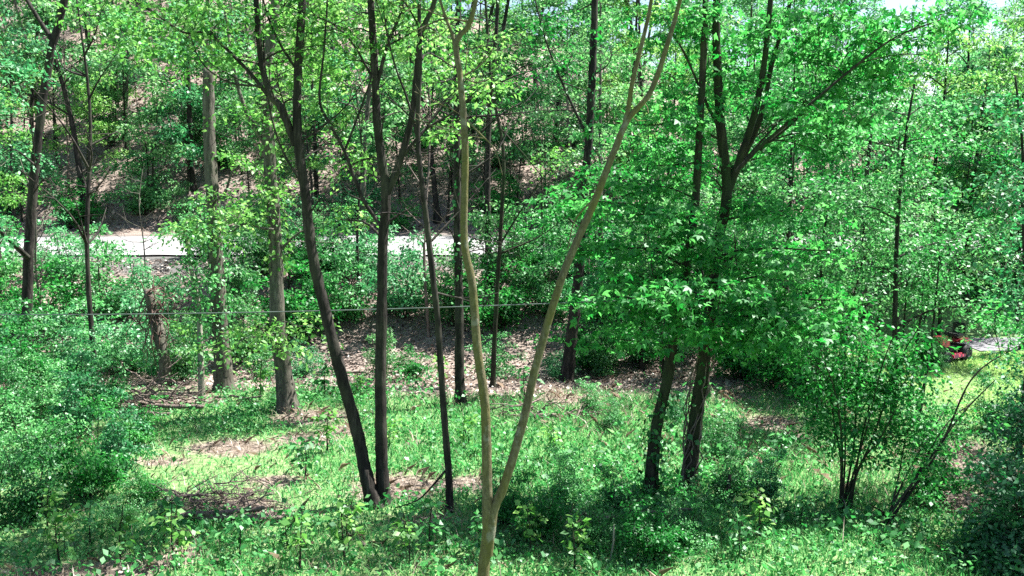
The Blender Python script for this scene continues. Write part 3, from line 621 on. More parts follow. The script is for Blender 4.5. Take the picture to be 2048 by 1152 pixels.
for lab, px, d, pts in [('slim dark stem standing on the lawn edge, the one nearest the maple', 1800, 18.5, [(1805, 690), (1812, 600), (1822, 520)]),
                        ('slim dark stem on the lawn edge, in the middle of three', 1828, 18, [(1832, 700), (1842, 620), (1850, 520)]),
                        ('slim dark stem on the lawn edge, the one beside the red mower', 1850, 17.5, [(1862, 690), (1872, 600), (1880, 500)])]:
    sapling('thin_sapling', lab, px, d, pts, .035, M['bush'], M['bark_dark'], [(pts[-1][0], pts[-1][1], d, .7, .5, 12), (pts[-1][0] + 30, pts[-1][1] + 70, d, .5, .3, 7)], leafL=.08, group='slim stems on the lawn edge')

# dark evergreen bushes in the shade of the right edge
def bushy(name, label, px, d, dia, hgt, leaf, ns, leafL=.075, group=None, rng=None, px_y=None):
    rng = rng or np.random.default_rng(int(px * 7 + d * 13) % 9999)
    b = at_ground(P(px, 900, d)[0], d, -.05); st = []; cls = []
    for q in range(7):
        a = q * .9 + rng.uniform(0, .5); o = np.array([math.cos(a), math.sin(a), 0]) * dia * .35 * rng.uniform(.4, 1.0)
        top = b + o + np.array([0, 0, hgt * rng.uniform(.6, .92)])
        st.append((np.array([b + o * .1, b + o * .5 + [0, 0, hgt * .35], top]), .022 * rng.uniform(.7, 1.2), .008))
        cls.append((top - [0, 0, hgt * .08], (dia * .26, dia * .26, hgt * .2), ns)); cls.append((b + o * 1.15 + [0, 0, hgt * rng.uniform(.25, .45)], (dia * .24, dia * .24, hgt * .18), int(ns * .8)))
    return build_tree(name, label, 'shrub', st, M['bark_moss'], leaf, cls, leafL=leafL, leafN=22, sprR=.26, k=6, group=group, rng=rng)
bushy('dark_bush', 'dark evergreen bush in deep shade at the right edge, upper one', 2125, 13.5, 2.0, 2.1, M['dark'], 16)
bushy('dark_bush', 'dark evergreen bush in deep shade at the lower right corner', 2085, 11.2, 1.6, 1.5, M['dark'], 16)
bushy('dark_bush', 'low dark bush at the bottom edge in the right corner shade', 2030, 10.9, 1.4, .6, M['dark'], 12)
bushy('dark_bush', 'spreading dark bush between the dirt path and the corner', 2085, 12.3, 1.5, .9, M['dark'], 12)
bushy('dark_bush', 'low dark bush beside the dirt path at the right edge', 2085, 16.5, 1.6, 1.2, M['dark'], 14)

# ------------------------------------------------------------------ bushes: prototypes and copies
def copy_tree(o, parent=None):
    c = o.copy(); COL.objects.link(c); c.parent = parent
    for ch in list(o.children): copy_tree(ch, c)
    return c
def dup_at(src, used, loc, rz, sc, tall=1.0):
    """the first use moves the prototype itself, later ones copy it"""
    o = src
    if id(src) in used or src.name in used: o = copy_tree(src)
    else: used.add(src.name)
    o.location = loc; o.rotation_euler = (0, 0, rz); o.scale = (sc, sc, sc * tall)
    return o
USED = set()
def proto_bush(seed, dia, hgt, leaf, ns, leafL, leafN=22, sprR=.28, name='leafy_bush', nst=11):
    rng = np.random.default_rng(seed); b = np.zeros(3); st = []; cls = []
    for q in range(nst):
        a = q * 2.4 + rng.uniform(0, .9); o = np.array([math.cos(a), math.sin(a), 0]) * dia * .40 * rng.uniform(.15, 1.35)
        hh = hgt * (rng.uniform(.35, .95) if q % 4 else rng.uniform(1.05, 1.5))
        top = b + o + np.array([0, 0, hh])
        st.append((np.array([b + o * .1 + [0, 0, -.05], b + o * .6 + rng.normal(size=3) * .04 + [0, 0, hh * .45], top]), .020 * rng.uniform(.6, 1.2), .006))
        for t in ((.95, .7, .4) if q % 4 else (1.0, .8, .6, .4)):
            p = b + o * (t * .6 + .55 * t * t) + rng.normal(size=3) * [.12 * dia, .12 * dia, .06 * hgt] + [0, 0, hh * t]
            cls.append((p, (dia * .15, dia * .15, hgt * .09), max(3, int(ns * rng.uniform(.25, .65)))))
    return build_tree(name, 'leafy bush', 'shrub', st, M['bark_moss'], leaf, cls, leafL=leafL, leafN=leafN, sprR=sprR, k=5, rng=rng, merge=True)
NEARB = [proto_bush(101, 1.7, 1.5, M['bush'], 15, .08), proto_bush(102, 1.9, 1.25, M['weed'], 15, .07), proto_bush(103, 1.5, 1.7, M['teal'], 14, .095), proto_bush(104, 1.8, 1.4, M['maple'], 14, .085)]
BANKB = [proto_bush(111, 2.4, 2.0, M['bush'], 13, .11, 20, .36), proto_bush(112, 2.6, 1.7, M['teal'], 13, .11, 20, .36), proto_bush(113, 2.2, 2.3, M['wood'], 12, .115, 20, .36), proto_bush(114, 2.6, 1.5, M['maple'], 13, .11, 20, .36)]
ROWS = {}
def put(row, src, x, y, rz, sc, tall=1.0, sink=0.0):
    o = dup_at(src, USED, at_ground(x, y, -sink), rz, sc, tall); ROWS.setdefault(row, []).append(o); return o
rb = np.random.default_rng(31)
# thicket on the left, nearest the camera
for px, py, v, sc in [(-40, 960, 0, 1.15), (60, 930, 1, 1.2), (150, 880, 2, 1.1), (-30, 1060, 1, 1.0), (70, 1040, 0, 1.0), (170, 1000, 3, 1.0), (235, 960, 2, .95), (30, 850, 0, 1.2), (110, 830, 1, 1.2), (210, 830, 0, 1.1), (270, 900, 3, .75),
                      (290, 1010, 3, .55), (240, 1060, 1, .5), (-30, 800, 2, 1.3), (60, 790, 3, 1.2), (160, 780, 2, 1.1)]:
    b = G(px, py); put('thicket', NEARB[v], b[0], b[1], rb.uniform(0, 6.28), sc * .62 * rb.uniform(.9, 1.1))
# undergrowth in the middle and round the olive tree's foot
for px, py, v, sc in [(1130, 1000, 0, .4), (1225, 1020, 0, .3), (1080, 1080, 3, .4), (1180, 1100, 0, .36), (1225, 860, 0, .32), (1180, 830, 0, .36), (1350, 850, 2, .3), (1440, 920, 0, .34), (1460, 1000, 0, .42),
                      (1530, 1010, 2, .36), (1380, 1090, 1, .4), (1010, 1050, 3, .35), (1550, 780, 3, .9), (1480, 760, 3, .8), (1620, 800, 0, .8), (1880, 900, 1, .6), (1985, 860, 0, .5), (1872, 742, 0, .42), (1850, 730, 3, .5), (1870, 1010, 3, .5), (1300, 1120, 3, .45)]:
    b = G(px, py); put('under', NEARB[v], b[0], b[1], rb.uniform(0, 6.28), sc * rb.uniform(.9, 1.1))
# hollow and bank below the road
k = 0
for d, xs_, sc in [(23.2, [-9.0, -6.9, -5.2, -3.6, -2.1, -.6, .9, 2.4], .42), (31.7, [-19, -11.0, -8.2, -6.6, .6, 2.2, 4, 6, 8, 10.5, 13, 15.5, 18], .8), (22.2, [-13.5, -11.6, -9.4, -7.7, 5.4, 7.2], .75), (24.6, [-15, -12.6, -10.2, -7.6, 2.2, 3.6, 5.2, 7.2], .8), (27.0, [-16.5, -14.6, -12.8, -10.8, -8.6, -6.6, -4.9, -3.3, -1.8, -.3, 1.2, 2.6, 4.0, 5.6, 7.4, 9.2], 1.0), (29.4, [-17.5, -15.4, -8.4, -7.0, -5.6, -3.9, -1.0, .6, 2.2, 3.8, 5.4, 7.2, 9.2, 11, 13, 15, 17], .95)]:
    for x in xs_:
        put('bank%d' % int(d), BANKB[(k * 5 + int(d)) % 4], x + rb.normal() * .35, d + rb.normal() * .35, rb.uniform(0, 6.28), sc * rb.uniform(.8, 1.15)); k += 1

# ------------------------------------------------------------------ the wooded hill
def proto_hill_tree(seed, H, rad, leaf, bark, nl, ns, leafL, crown0=.35, name='hill_tree', r0=.14, leafN=24, sprR=.5):
    rng = np.random.default_rng(seed); b = np.array([0, 0, -.3])
    bend = rng.normal(size=2) * .05 * H
    tr = np.array([b, [bend[0] * .3, bend[1] * .3, H * .3], [bend[0], bend[1], H * .62], [bend[0] * 1.3, bend[1] * 1.1, H * .97]])
    st = [(tr, r0, r0 * .2)]; cls = []; line = smooth_line(tr, 20)
    for q in range(nl):
        t = crown0 + (1 - crown0) * (q + rng.uniform(0, .8)) / nl
        p = line[min(19, int(t * 19))]; a = q * 2.4 + rng.uniform(-.4, .4)
        L = rad * (1.15 - .75 * (t - crown0) / (1 - crown0)) * rng.uniform(.7, 1.15)
        c = p + np.array([math.cos(a) * L, math.sin(a) * L, L * rng.uniform(.05, .5)])
        if q % 3 == 0: st.append((np.array([p - [0, 0, .2], (p + c) / 2 + [0, 0, .08 * L], c]), r0 * .3, .012))
        cls.append((c * [1, 1, 1], (rad * .42, rad * .42, rad * .2), ns))
        if q % 2: cls.append(((p + c) / 2 + [0, 0, .2], (rad * .3, rad * .3, rad * .16), int(ns * .6)))
    return build_tree(name, 'hill tree', 'tree', st, bark, leaf, cls, leafL=leafL, leafN=leafN, sprR=sprR, k=7, rng=rng, merge=True)
HT = [proto_hill_tree(201, 13, 2.3, M['wood'], M['bark_dark'], 13, 12, .17, .4), proto_hill_tree(202, 15, 2.6, M['bush'], M['bark_grey'], 14, 12, .18, .45), proto_hill_tree(203, 11, 2.1, M['lime'], M['bark_dark'], 12, 12, .16, .32), proto_hill_tree(204, 14, 2.4, M['teal'], M['bark_dark'], 13, 12, .17, .4)]
HS = [proto_hill_tree(211, 5.0, 1.35, M['wood'], M['bark_moss'], 9, 9, .14, .22, 'hill_sapling', .045), proto_hill_tree(212, 6.0, 1.4, M['bush'], M['bark_dark'], 9, 9, .14, .28, 'hill_sapling', .05), proto_hill_tree(213, 4.2, 1.5, M['teal'], M['bark_moss'], 8, 10, .14, .15, 'hill_sapling', .04), proto_hill_tree(214, 5.5, 1.3, M['lime'], M['bark_moss'], 9, 8, .135, .25, 'hill_sapling', .045)]
WIN = [(140, 320, 190, 300), (200, 320, 350, 425), (820, 905, 250, 440), (1020, 1135, 330, 455), (375, 420, 310, 400), (100, 360, 470, 522), (440, 535, 465, 512), (780, 925, 430, 522), (640, 720, 400, 450)]
def blocked(x, y, H, w, tol=.25):
    """does a plant of this size stand before one of the open spots"""
    z = float(height(x, y)); p1 = proj([x, y, z + H * .25]); p2 = proj([x, y, z + H]); hw = w * F / y
    for a, b, c, e in WIN:
        ox = min(p1[0] + hw, b) - max(p1[0] - hw, a); oy = min(p1[1], e) - max(p2[1], c)
        if ox > 0 and oy > 0 and ox * oy > tol * (b - a) * (e - c): return True
    return False
rh = np.random.default_rng(47)
for d0, d1, n in [(42, 45.5, 11), (47, 51, 10), (53, 59, 11), (62, 70, 14), (74, 86, 24)]:
    half = d1 * .60
    for q in range(n):
        x = -half + 2 * half * (q + .5 + rh.uniform(-.35, .35)) / n; y = rh.uniform(d0, d1)
        if d0 > 45 and x > .40 * y and rh.uniform() < .65: continue
        s = rh.uniform(.8, 1.2) * (.8 if x > .2 * y else 1)
        if d0 < 60 and blocked(x, y, 13 * s, 1.6 * s, .5): continue
        put('hilltree%d' % int(d0), HT[rh.integers(4)], x, y, rh.uniform(0, 6.28), s)
for d0, d1, n in [(41.8, 44.5, 22), (45, 49, 27), (50, 56, 29), (57, 66, 30), (67, 80, 28)]:
    half = d1 * .60
    for q in range(n):
        x = -half + 2 * half * (q + .5 + rh.uniform(-.45, .45)) / n; y = rh.uniform(d0, d1); s = rh.uniform(.8, 1.35)
        if blocked(x, y, 4.2 * s, 1.0 * s, .75): continue
        put('hillsap%d' % int(d0), HS[rh.integers(4)], x, y, rh.uniform(0, 6.28), s)

def proto_bare(seed, H, r0, bark, nb=9):
    rng = np.random.default_rng(seed); ln = smooth_line(np.array([[0, 0, -.2], [rng.normal() * .1, rng.normal() * .1, H * .35], [rng.normal() * .25, rng.normal() * .2, H * .7], [rng.normal() * .4, rng.normal() * .3, H]]), 18)
    e = bpy.data.objects.new('bare_sapling', None); COL.objects.link(e)
    V, Fq = tube(ln, np.linspace(r0, r0 * .25, 18), 6, .05, rng); link('trunk', mk_mesh('trunk', V, Fq, True), bark, e)
    for q in range(nb):
        j = rng.integers(5, 17); a = rng.uniform(0, 6.28); L = H * rng.uniform(.12, .34) * (1.2 - j / 20); o = np.array([math.cos(a), math.sin(a) * .8, rng.uniform(.2, 1.0)]) * L
        bl = smooth_line([ln[j], ln[j] + o * .5 + rng.normal(size=3) * .06 * L, ln[j] + o + [0, 0, .15 * L]], 7)
        ch = [tube(bl, np.linspace(r0 * .45, r0 * .12, 7), 4, .05, rng)]
        for k2 in (2, 3, 4, 5):
            w = rng.normal(size=3) * .22 * L + [0, 0, .1 * L]; ch.append(tube(np.array([bl[k2], bl[k2] + w * .5 + rng.normal(size=3) * .03 * L, bl[k2] + w]), [r0 * .2, r0 * .14, r0 * .07], 3, 0, rng, False))
        V, Fq = join(ch); link('branch', mk_mesh('branch', V, Fq, True), bark, e)
    return e
BS = [proto_bare(401, 6, .045, M['bark_moss']), proto_bare(402, 7.5, .055, M['dead']), proto_bare(403, 5, .04, M['bark_grey'], 11), proto_bare(404, 9, .07, M['bark_dark'], 12)]
for d0, d1, n in [(21.5, 30.4, 16), (41, 48, 28), (49, 60, 28)]:
    half = d1 * .56
    for q in range(n):
        x = -half + 2 * half * (q + .5 + rh.uniform(-.45, .45)) / n; y = rh.uniform(d0, d1)
        put('bare%d' % int(d0), BS[rh.integers(4)], x, y, rh.uniform(0, 6.28), rh.uniform(.7, 1.2))
MT = [proto_hill_tree(221, 9, 1.9, M['lime'], M['bark_dark'], 12, 11, .125, .3, 'bank_tree', .09, 22, .42), proto_hill_tree(222, 10, 2.0, M['wood'], M['bark_grey'], 12, 11, .125, .35, 'bank_tree', .10, 22, .42), proto_hill_tree(223, 8, 1.9, M['maple'], M['bark_dark'], 11, 11, .125, .22, 'bank_tree', .08, 22, .42)]
YT = [proto_hill_tree(231, 6.5, 1.45, M['maple'], M['bark_dark'], 11, 11, .10, .16, 'belt_tree', .05, 22, .36), proto_hill_tree(232, 7.2, 1.5, M['bush'], M['bark_moss'], 11, 11, .10, .14, 'belt_tree', .05, 22, .36), proto_hill_tree(233, 5.6, 1.5, M['wood'], M['bark_moss'], 10, 12, .10, .1, 'belt_tree', .045, 22, .36)]
for d0, d1, n, tol in [(22.8, 26, 9, .12), (28, 30.6, 13, .12), (40.6, 41.6, 8, .12)]:
    half = d1 * .60
    for q in range(n):
        x = -half + 2 * half * (q + .5 + rh.uniform(-.3, .3)) / n; y = rh.uniform(d0, d1); s = rh.uniform(.8, 1.2)
        if blocked(x, y, 9 * s, 1.2 * s, tol): continue
        put('midtree%d' % int(d0), MT[rh.integers(3)], x, y, rh.uniform(0, 6.28), s)
for px, d, v, s in [(1250, 26, 0, .8), (1330, 23, 2, .85), (1420, 25, 0, 1), (1490, 22, 2, .9), (1560, 21, 1, .95), (1625, 25, 0, 1), (1690, 20, 2, .9), (1760, 26, 1, 1), (1850, 28, 0, 1.05), (2040, 27.5, 0, 1.05), (1930, 29, 2, 1.2), (1570, 28, 1, 1.1), (1690, 29.5, 0, 1), (1790, 30, 2, 1.1), (1860, 30.2, 1, .9), (1990, 30, 2, 1.1), (1480, 29.8, 1, .9), (2060, 30.2, 2, 1), (1400, 30, 2, .9)]:
    put('belt', YT[v], P(px, 600, d)[0], d, rh.uniform(0, 6.28), s * rh.uniform(.92, 1.08))
# tall trees just outside the frame on the right, whose crowns shade the lower right corner
for x, y, v, s in [(10.3, 12.2, 0, 1.0), (12.8, 14.6, 1, 1.1)]:
    put('shade', MT[v], x, y, rh.uniform(0, 6.28), s)
for d0, d1, n in [(41.2, 43.2, 16), (44, 50, 18), (51, 60, 16)]:
    half = d1 * .60
    for q in range(n):
        x = -half + 2 * half * (q + .5 + rh.uniform(-.4, .4)) / n; y = rh.uniform(d0, d1); s = rh.uniform(.7, 1.2)
        if blocked(x, y, 1.6 * s, .8 * s, .5): continue
        put('hillbush%d' % int(d0), BANKB[rh.integers(4)], x, y, rh.uniform(0, 6.28), s)

ORD = 'first second third fourth fifth sixth seventh eighth ninth tenth eleventh twelfth thirteenth fourteenth fifteenth sixteenth seventeenth eighteenth nineteenth twentieth twenty-first twenty-second twenty-third twenty-fourth twenty-fifth twenty-sixth twenty-seventh twenty-eighth twenty-ninth thirtieth thirty-first thirty-second thirty-third thirty-fourth thirty-fifth thirty-sixth thirty-seventh thirty-eighth thirty-ninth fortieth'.split()
ROWTEXT = {'belt': ('{} young leafy tree from the left in the belt behind the maple', 'young trees behind the maple', 'tree'),
           'shade': ('{} tree from the left outside the right edge, shading the grass corner', 'trees beside the right edge', 'tree'),
           'hillbush41': ('{} low bush from the left on the far verge of the road', 'low bushes on the far verge', 'shrub'),
           'hillbush44': ('{} low bush from the left on the lower hillside', 'low bushes on the lower hill', 'shrub'),
           'hillbush51': ('{} low bush from the left among the trees halfway uphill', 'low bushes halfway uphill', 'shrub'),
           'bare21': ('{} leafless thin sapling from the left in the hollow below the road', 'leafless saplings in the hollow', 'sapling'),
           'bare41': ('{} leafless thin sapling from the left just above the road', 'leafless saplings above the road', 'sapling'),
           'bare49': ('{} leafless thin sapling from the left halfway up the hillside', 'leafless saplings up the hill', 'sapling'),
           'midtree22': ('{} slender leafy tree from the left standing in the hollow', 'slender trees in the hollow', 'tree'),
           'midtree28': ('{} slender leafy tree from the left along the near roadside', 'slender trees on the near roadside', 'tree'),
           'midtree40': ('{} slender leafy tree from the left on the far road verge', 'slender trees on the far verge', 'tree'),
           'thicket': ('{} bush from the left in the bright thicket by the left edge', 'bushes of the left thicket', 'shrub'),
           'under': ('{} small bush from the left among the grass of the clearing', 'small bushes in the clearing', 'shrub'),
           'bank22': ('{} shrub from the left on the near rim of the hollow', 'shrubs on the hollow rim', 'shrub'),
           'bank23': ('{} small shrub from the left on the brown leaf litter of the hollow', 'small shrubs on the leaf litter', 'shrub'),
           'bank24': ('{} shrub from the left down in the shady hollow', 'shrubs in the hollow', 'shrub'),
           'bank27': ('{} shrub from the left halfway up the bank below the road', 'shrubs on the bank', 'shrub'),
           'bank31': ('{} shrub from the left overhanging the near road edge', 'shrubs overhanging the road edge', 'shrub'),
           'bank29': ('{} shrub from the left along the near edge of the pale road', 'shrubs along the road', 'shrub'),
           'hilltree42': ('{} tall tree from the left along the far side of the road', 'tall trees along the far roadside', 'tree'),
           'hilltree47': ('{} tall tree from the left just above the far roadside trees', 'tall trees low on the hill', 'tree'),
           'hilltree53': ('{} tall tree from the left halfway up the brown hillside', 'tall trees halfway up the hill', 'tree'),
           'hilltree62': ('{} tall tree from the left on the upper hillside', 'tall trees on the upper hill', 'tree'),
           'hilltree74': ('{} tall tree from the left on the crest of the hill', 'tall trees on the crest', 'tree'),
           'hillsap41': ('{} leafy sapling from the left directly behind the road', 'saplings behind the road', 'sapling'),
           'hillsap45': ('{} leafy sapling from the left at the foot of the hill', 'saplings at the foot of the hill', 'sapling'),
           'hillsap50': ('{} leafy sapling from the left halfway up the leaf-strewn hill', 'saplings halfway up the hill', 'sapling'),
           'hillsap57': ('{} leafy sapling from the left high on the hill', 'saplings high on the hill', 'sapling'),
           'hillsap67': ('{} leafy sapling from the left below the hill crest', 'saplings below the crest', 'sapling')}
bpy.context.view_layer.update()
for row, objs in ROWS.items():
    objs.sort(key=lambda o: proj(list(o.location))[0]); txt, grp, cat = ROWTEXT[row]
    for q, o in enumerate(objs): tag(o, txt.format(ORD[q]), cat, grp)

# ------------------------------------------------------------------ dead wood, stakes, cable, mower, seedlings
rd = np.random.default_rng(61)
STICKS = []
for q in range(5):
    n = 7; L = np.cumsum(np.vstack([[0, 0, 0], np.array([1 / 6, 0, 0]) + rd.normal(size=(6, 3)) * [.03, .07, .05]]), axis=0)
    ch = [tube(L, np.linspace(.020, .007, n), 5, .08, rd)]
    for j in (2, 4):
        s = L[j]; ch.append(tube(np.array([s, s + [.16, .10 * (1 if j == 2 else -1), .05], s + [.34, .14 * (1 if j == 2 else -1), .09]]), [.010, .007, .003], 4, 0, rd))
    STICKS.append(mk_mesh('stick', *join(ch), True)); STICKS[-1].materials.append(M['dead'])
def log_mesh(L, r, rng, mat, bend=.05):
    n = 10; pts = np.stack([np.linspace(0, L, n), np.cumsum(rng.normal(size=n)) * bend * .3, np.cumsum(rng.normal(size=n)) * bend * .15], -1)
    V, Fq = tube(pts, np.linspace(r, r * .75, n), 9, .05, rng); me = mk_mesh('log', V, Fq, True); me.materials.append(mat); return me
def brush_pile(label, px, py, w, dep, hgt, n, nlog, smin=.6, smax=1.2):
    b = G(px, py); e = link('brush_pile', None, loc=b); tag(e, label, 'brush pile')
    for q in range(n):
        o = link('stick', STICKS[rd.integers(5)], parent=e)
        x, y = rd.normal() * w * .27, rd.normal() * dep * .3; s = rd.uniform(smin, smax)
        o.location = (x - .3 * s, y, hgt * rd.uniform(.05, 1) * max(.15, 1 - abs(x) / w * 1.3)); o.scale = (s, s, s)
        o.rotation_euler = (rd.uniform(0, 6.28), rd.normal() * .2, rd.normal() * .6 + (3.14 if rd.uniform() < .5 else 0))
    for q in range(nlog):
        o = link('log', log_mesh(w * rd.uniform(.45, .75), rd.uniform(.035, .06), rd, M['dead']), parent=e)
        o.location = (-w * .42 + rd.uniform(0, .3) * w, -dep * .35 + rd.normal() * .1, .06 + .05 * q); o.rotation_euler = (0, rd.normal() * .05, rd.normal() * .12)
brush_pile('heap of dead sticks and short logs in the sunny grass', 455, 1022, 2.0, 1.1, .36, 110, 3, .3, .85)
brush_pile('tangle of grey dead branches at the foot of the broken trunk', 345, 812, 2.0, 1.4, .6, 46, 2)
brush_pile('scatter of dead brown branches lying in the leafy hollow', 660, 745, 2.6, 1.6, .35, 34, 2)
brush_pile('small heap of twigs behind the right olive stem', 1110, 835, 1.4, .8, .35, 26, 1)
brush_pile('pinkish pile of dry branches on the bank behind the stout grey trunk', 515, 705, 1.6, .9, .55, 40, 2)
brush_pile('dark jumble of dead branches under the maple leaves', 1510, 735, 2.2, 1.1, .9, 46, 2)
def fallen(label, px0, py0, px1, py1, r, mat, lift=.03):
    a, b = G(px0, py0), G(px1, py1); a = a + [0, 0, lift + r]; b = b + [0, 0, lift + r]; n = 10
    L = a + (b - a) * np.linspace(0, 1, n)[:, None] + np.cumsum(rd.normal(size=(n, 3)) * .02, axis=0)
    L[:, 2] = np.maximum(L[:, 2], height(L[:, 0], L[:, 1]) + r * .6)
    V, Fq = tube(L - L[0], np.linspace(r, r * .55, n), 8, .06, rd)
    o = link('fallen_branch', mk_mesh('fallen_branch', V, Fq, True), mat, loc=L[0]); tag(o, label, 'branch'); return o
fallen('long thin fallen branch in the grass below the vine-wrapped trunk', 1195, 1046, 1400, 1040, .035, M['dead'])
fallen('thick fallen log in the shaded grass in front of the vine-wrapped trunk', 1275, 1068, 1425, 1050, .055, M['dead'])
fallen('fallen branch lying across the leafy hollow behind the twin trunks', 570, 760, 700, 772, .05, M['dead'])
fallen('pale fallen branch leaning in the grass beside the left olive stem', 975, 870, 1020, 850, .022, M['dead'])
fallen('bare fallen branch on the dry leaves left of the stout grey trunk', 430, 800, 530, 812, .03, M['dead'])
fallen('slender fallen stem low on the hillside above the road', 240, 400, 330, 392, .09, M['dead'])
fallen('fallen grey trunk high on the brown hillside', 130, 190, 260, 165, .10, M['bark_pale'])
# thin upright stake
b = G(1448, 1020); top = P(1460, 950, b[1])
V, Fq = tube(np.array([[0, 0, -.1], (top - b) * .5 + [.01, 0, 0], top - b]), [.034, .032, .030], 8, .08, rd)
tag(link('broken_stake', mk_mesh('broken_stake', V, Fq, True), M['bark_dark'], loc=b), 'short dark broken stub standing upright in the grass', 'stake')
b = G(1220, 1120); top = P(1228, 1050, b[1])
V, Fq = tube(np.array([[0, 0, -.05], (top - b) * .5 + [.02, 0, 0], top - b]), [.014, .013, .010], 6, .05, rd)
tag(link('dead_stalk', mk_mesh('dead_stalk', V, Fq, True), M['bark_pale'], loc=b), 'pale dead stalk standing below the fallen branches', 'stalk')
# snag hung with dead vines
b = at_ground(P(325, 700, 21.5)[0], 21.5, -.1)
e = link('vine_snag', None, loc=b); tag(e, 'rotten grey-brown snag draped with dead tangled vines behind the left thicket', 'snag')
L = np.array([[0, 0, 0], [.03, 0, .8], [-.18, .1, 1.7], [-.30, 0, 2.5]]); V, Fq = tube(smooth_line(L, 14), np.linspace(.19, .10, 14), 9, .12, rd); link('trunk', mk_mesh('trunk', V, Fq, True), M['bark_grey'], e)
for q in range(48):
    a = rd.uniform(0, 6.28); r = rd.uniform(.2, .6); z = rd.uniform(1.3, 2.7); n = 8
    p0 = np.array([-.2 + rd.normal() * .15, 0, z]); p2 = p0 + np.array([math.cos(a) * r * .8, math.sin(a) * r * .5, rd.uniform(-1.3, .5)])
    V, Fq = tube(smooth_line([p0, p0 * .65 + p2 * .35 + rd.normal(size=3) * .16, p0 * .3 + p2 * .7 + rd.normal(size=3) * .16, p2], n), np.linspace(.016, .006, n), 5, .1, rd); link('vine', mk_mesh('vine', V, Fq, True), M['bark_red'] if q % 3 else M['dead'], e)
# cable between trees
M['cable'] = plain_mat('cable_sheath', (0.09, 0.11, 0.10), 0.4, 0, 0.2, 3)
A_, B_ = P(-220, 628, 17.3), P(1361, 596, KD - .14)
t = np.linspace(0, 1, 60)[:, None]; L = A_ * (1 - t) + B_ * t; L[:, 2:] -= .10 * 4 * t * (1 - t)
V, Fq = tube(L - A_, np.full(60, .0095), 6, 0, rd); tag(link('cable', mk_mesh('cable', V, Fq, True), M['cable'], loc=A_), 'thin dark cable strung level between the trunks across the clearing', 'cable')

# red ride-on mower parked beyond the lawn
def box(sx, sy, sz, c=(0, 0, 0), bev=.03, taper=1.0):
    import bmesh
    bm = bmesh.new(); bmesh.ops.create_cube(bm, size=1)
    for v in bm.verts:
        k = taper if v.co.z > 0 else 1
        v.co = Vector((v.co.x * sx * k + c[0], v.co.y * sy * k + c[1], v.co.z * sz + c[2]))
    bmesh.ops.bevel(bm, geom=bm.edges[:], offset=bev, segments=2, affect='EDGES'); me = bpy.data.meshes.new('part'); bm.to_mesh(me); bm.free(); return me
M['red'] = plain_mat('red_paint', (0.36, 0.012, 0.035), 0.5, 0, .1, 6, .4); M['black'] = plain_mat('black_rubber', (0.015, 0.015, 0.016), .8); M['seat'] = plain_mat('black_seat', (0.03, 0.03, 0.032), .5); M['steel'] = plain_mat('dull_steel', (.4, .4, .4), .4, .8)
b = at_ground(P(1892, 690, 23.6)[0], 23.6)
mw = link('ride_on_mower', None, loc=b); mw.rotation_euler = (0, 0, .55); mw.scale = (.85, .85, .85); tag(mw, 'red ride-on mower with black wheels parked at the far end of the lawn', 'mower')
link('hood', box(.62, .5, .36, (-.42, 0, .62), .05, .88), M['red'], mw); link('body', box(1.3, .5, .18, (.05, 0, .40), .03), M['black'], mw)
link('fender', box(.62, .85, .10, (.48, 0, .64), .04, .9), M['red'], mw); link('seat', box(.42, .45, .12, (.45, 0, .78), .04), M['seat'], mw); link('backrest', box(.10, .44, .38, (.66, 0, .98), .04), M['seat'], mw)
link('cutting_deck', box(.75, 1.0, .14, (.02, 0, .22), .04, .9), M['red'], mw); link('grille', box(.03, .26, .12, (-.735, 0, .58), .01), M['black'], mw)
for s in (-1, 1): link('headlight', box(.03, .1, .06, (-.745, .15 * s, .70), .01), M['steel'], mw)
an = np.linspace(0, 2 * math.pi, 17)
V, Fq = tube(np.stack([.02 * np.sin(an) + .02, .17 * np.cos(an), .17 * np.sin(an)], -1), np.full(17, .017), 6, 0, rd, False); me = mk_mesh('steering_wheel', V, Fq, True)
sw = link('steering_wheel', me, M['black'], mw, (-.02, 0, 1.0)); sw.rotation_euler = (0, .9, 0)
V, Fq = tube(np.array([[-.16, 0, .78], [-.02, 0, 1.0]]), [.022, .022], 6); link('steering_column', mk_mesh('steering_column', V, Fq, True), M['black'], mw)
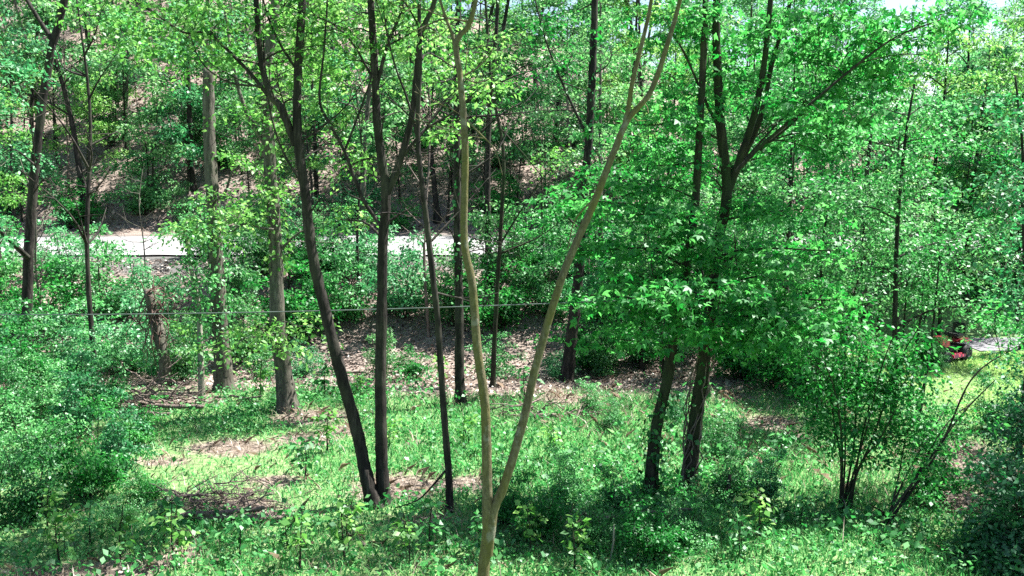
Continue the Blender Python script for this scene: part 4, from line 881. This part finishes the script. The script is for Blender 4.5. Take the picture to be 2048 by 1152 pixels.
for x, r, w in ((-.5, .19, .16), (.5, .26, .24)):
    for s in (-1, 1):
        V, Fq = tube(np.array([[0, -w / 2, 0], [0, -w / 2 + .01, 0], [0, -w / 4, 0], [0, w / 4, 0], [0, w / 2 - .01, 0], [0, w / 2, 0]]), [r * .6, r * .9, r, r, r * .9, r * .6], 20); wh = link('wheel', mk_mesh('wheel', V, Fq, True), M['black'], mw, (x, s * (.36 if x < 0 else .34), r))
        V, Fq = tube(np.array([[0, -w * .52, 0], [0, w * .52, 0]]), [r * .5, r * .5], 14); link('rim', mk_mesh('rim', V, Fq, True), M['steel'], wh)

# broad-leaved seedlings standing out of the grass in front
SEED = []
for q in range(4):
    rng = np.random.default_rng(300 + q); hgt = .55
    st = [(np.array([[0, 0, -.03], [.02, .01, hgt * .5], [.03, -.02, hgt]]), .011, .005)]
    cls = [(np.array([rng.normal() * .06, rng.normal() * .06, hgt * f]), (.12, .12, .05), 3) for f in (.45, .7, .9, 1.0)]
    SEED.append(build_tree('broad_leaf_seedling', 'seedling', 'seedling', st, M['bark_moss'], M['lime'] if q % 2 else M['bush'], cls, leafL=.10, leafN=5, sprR=.11, k=5, rng=rng, aspect=.62))
seeds = [(95, 1065), (180, 1085), (120, 1130), (330, 1100), (350, 1135), (480, 1120), (575, 1095), (600, 1140), (690, 1125), (820, 1130), (860, 1100), (1060, 1110), (1150, 1140), (1480, 1120), (1520, 1085), (780, 900), (930, 900), (960, 1120), (700, 1060), (240, 1120), (655, 905), (610, 960), (1000, 985), (1110, 930), (1560, 940), (1600, 1060), (650, 790), (720, 800), (830, 795), (880, 770), (1050, 800), (520, 800)]
so = []
for px, py in seeds:
    b = G(px, py); so.append(dup_at(SEED[rd.integers(4)], USED, b, rd.uniform(0, 6.28), rd.uniform(.8, 1.3)))
so.sort(key=lambda o: proj(list(o.location))[0])
for q, o in enumerate(so): tag(o, '{} broad-leaved seedling from the left standing out of the front grass'.format(ORD[q]), 'seedling', 'seedlings in the front grass')
for s_ in [*NEARB, *BANKB, *BS, *HT, *HS, *MT, *YT, *SEED]:
    if s_.name not in USED:
        for ch in list(s_.children): bpy.data.objects.remove(ch)
        bpy.data.objects.remove(s_)
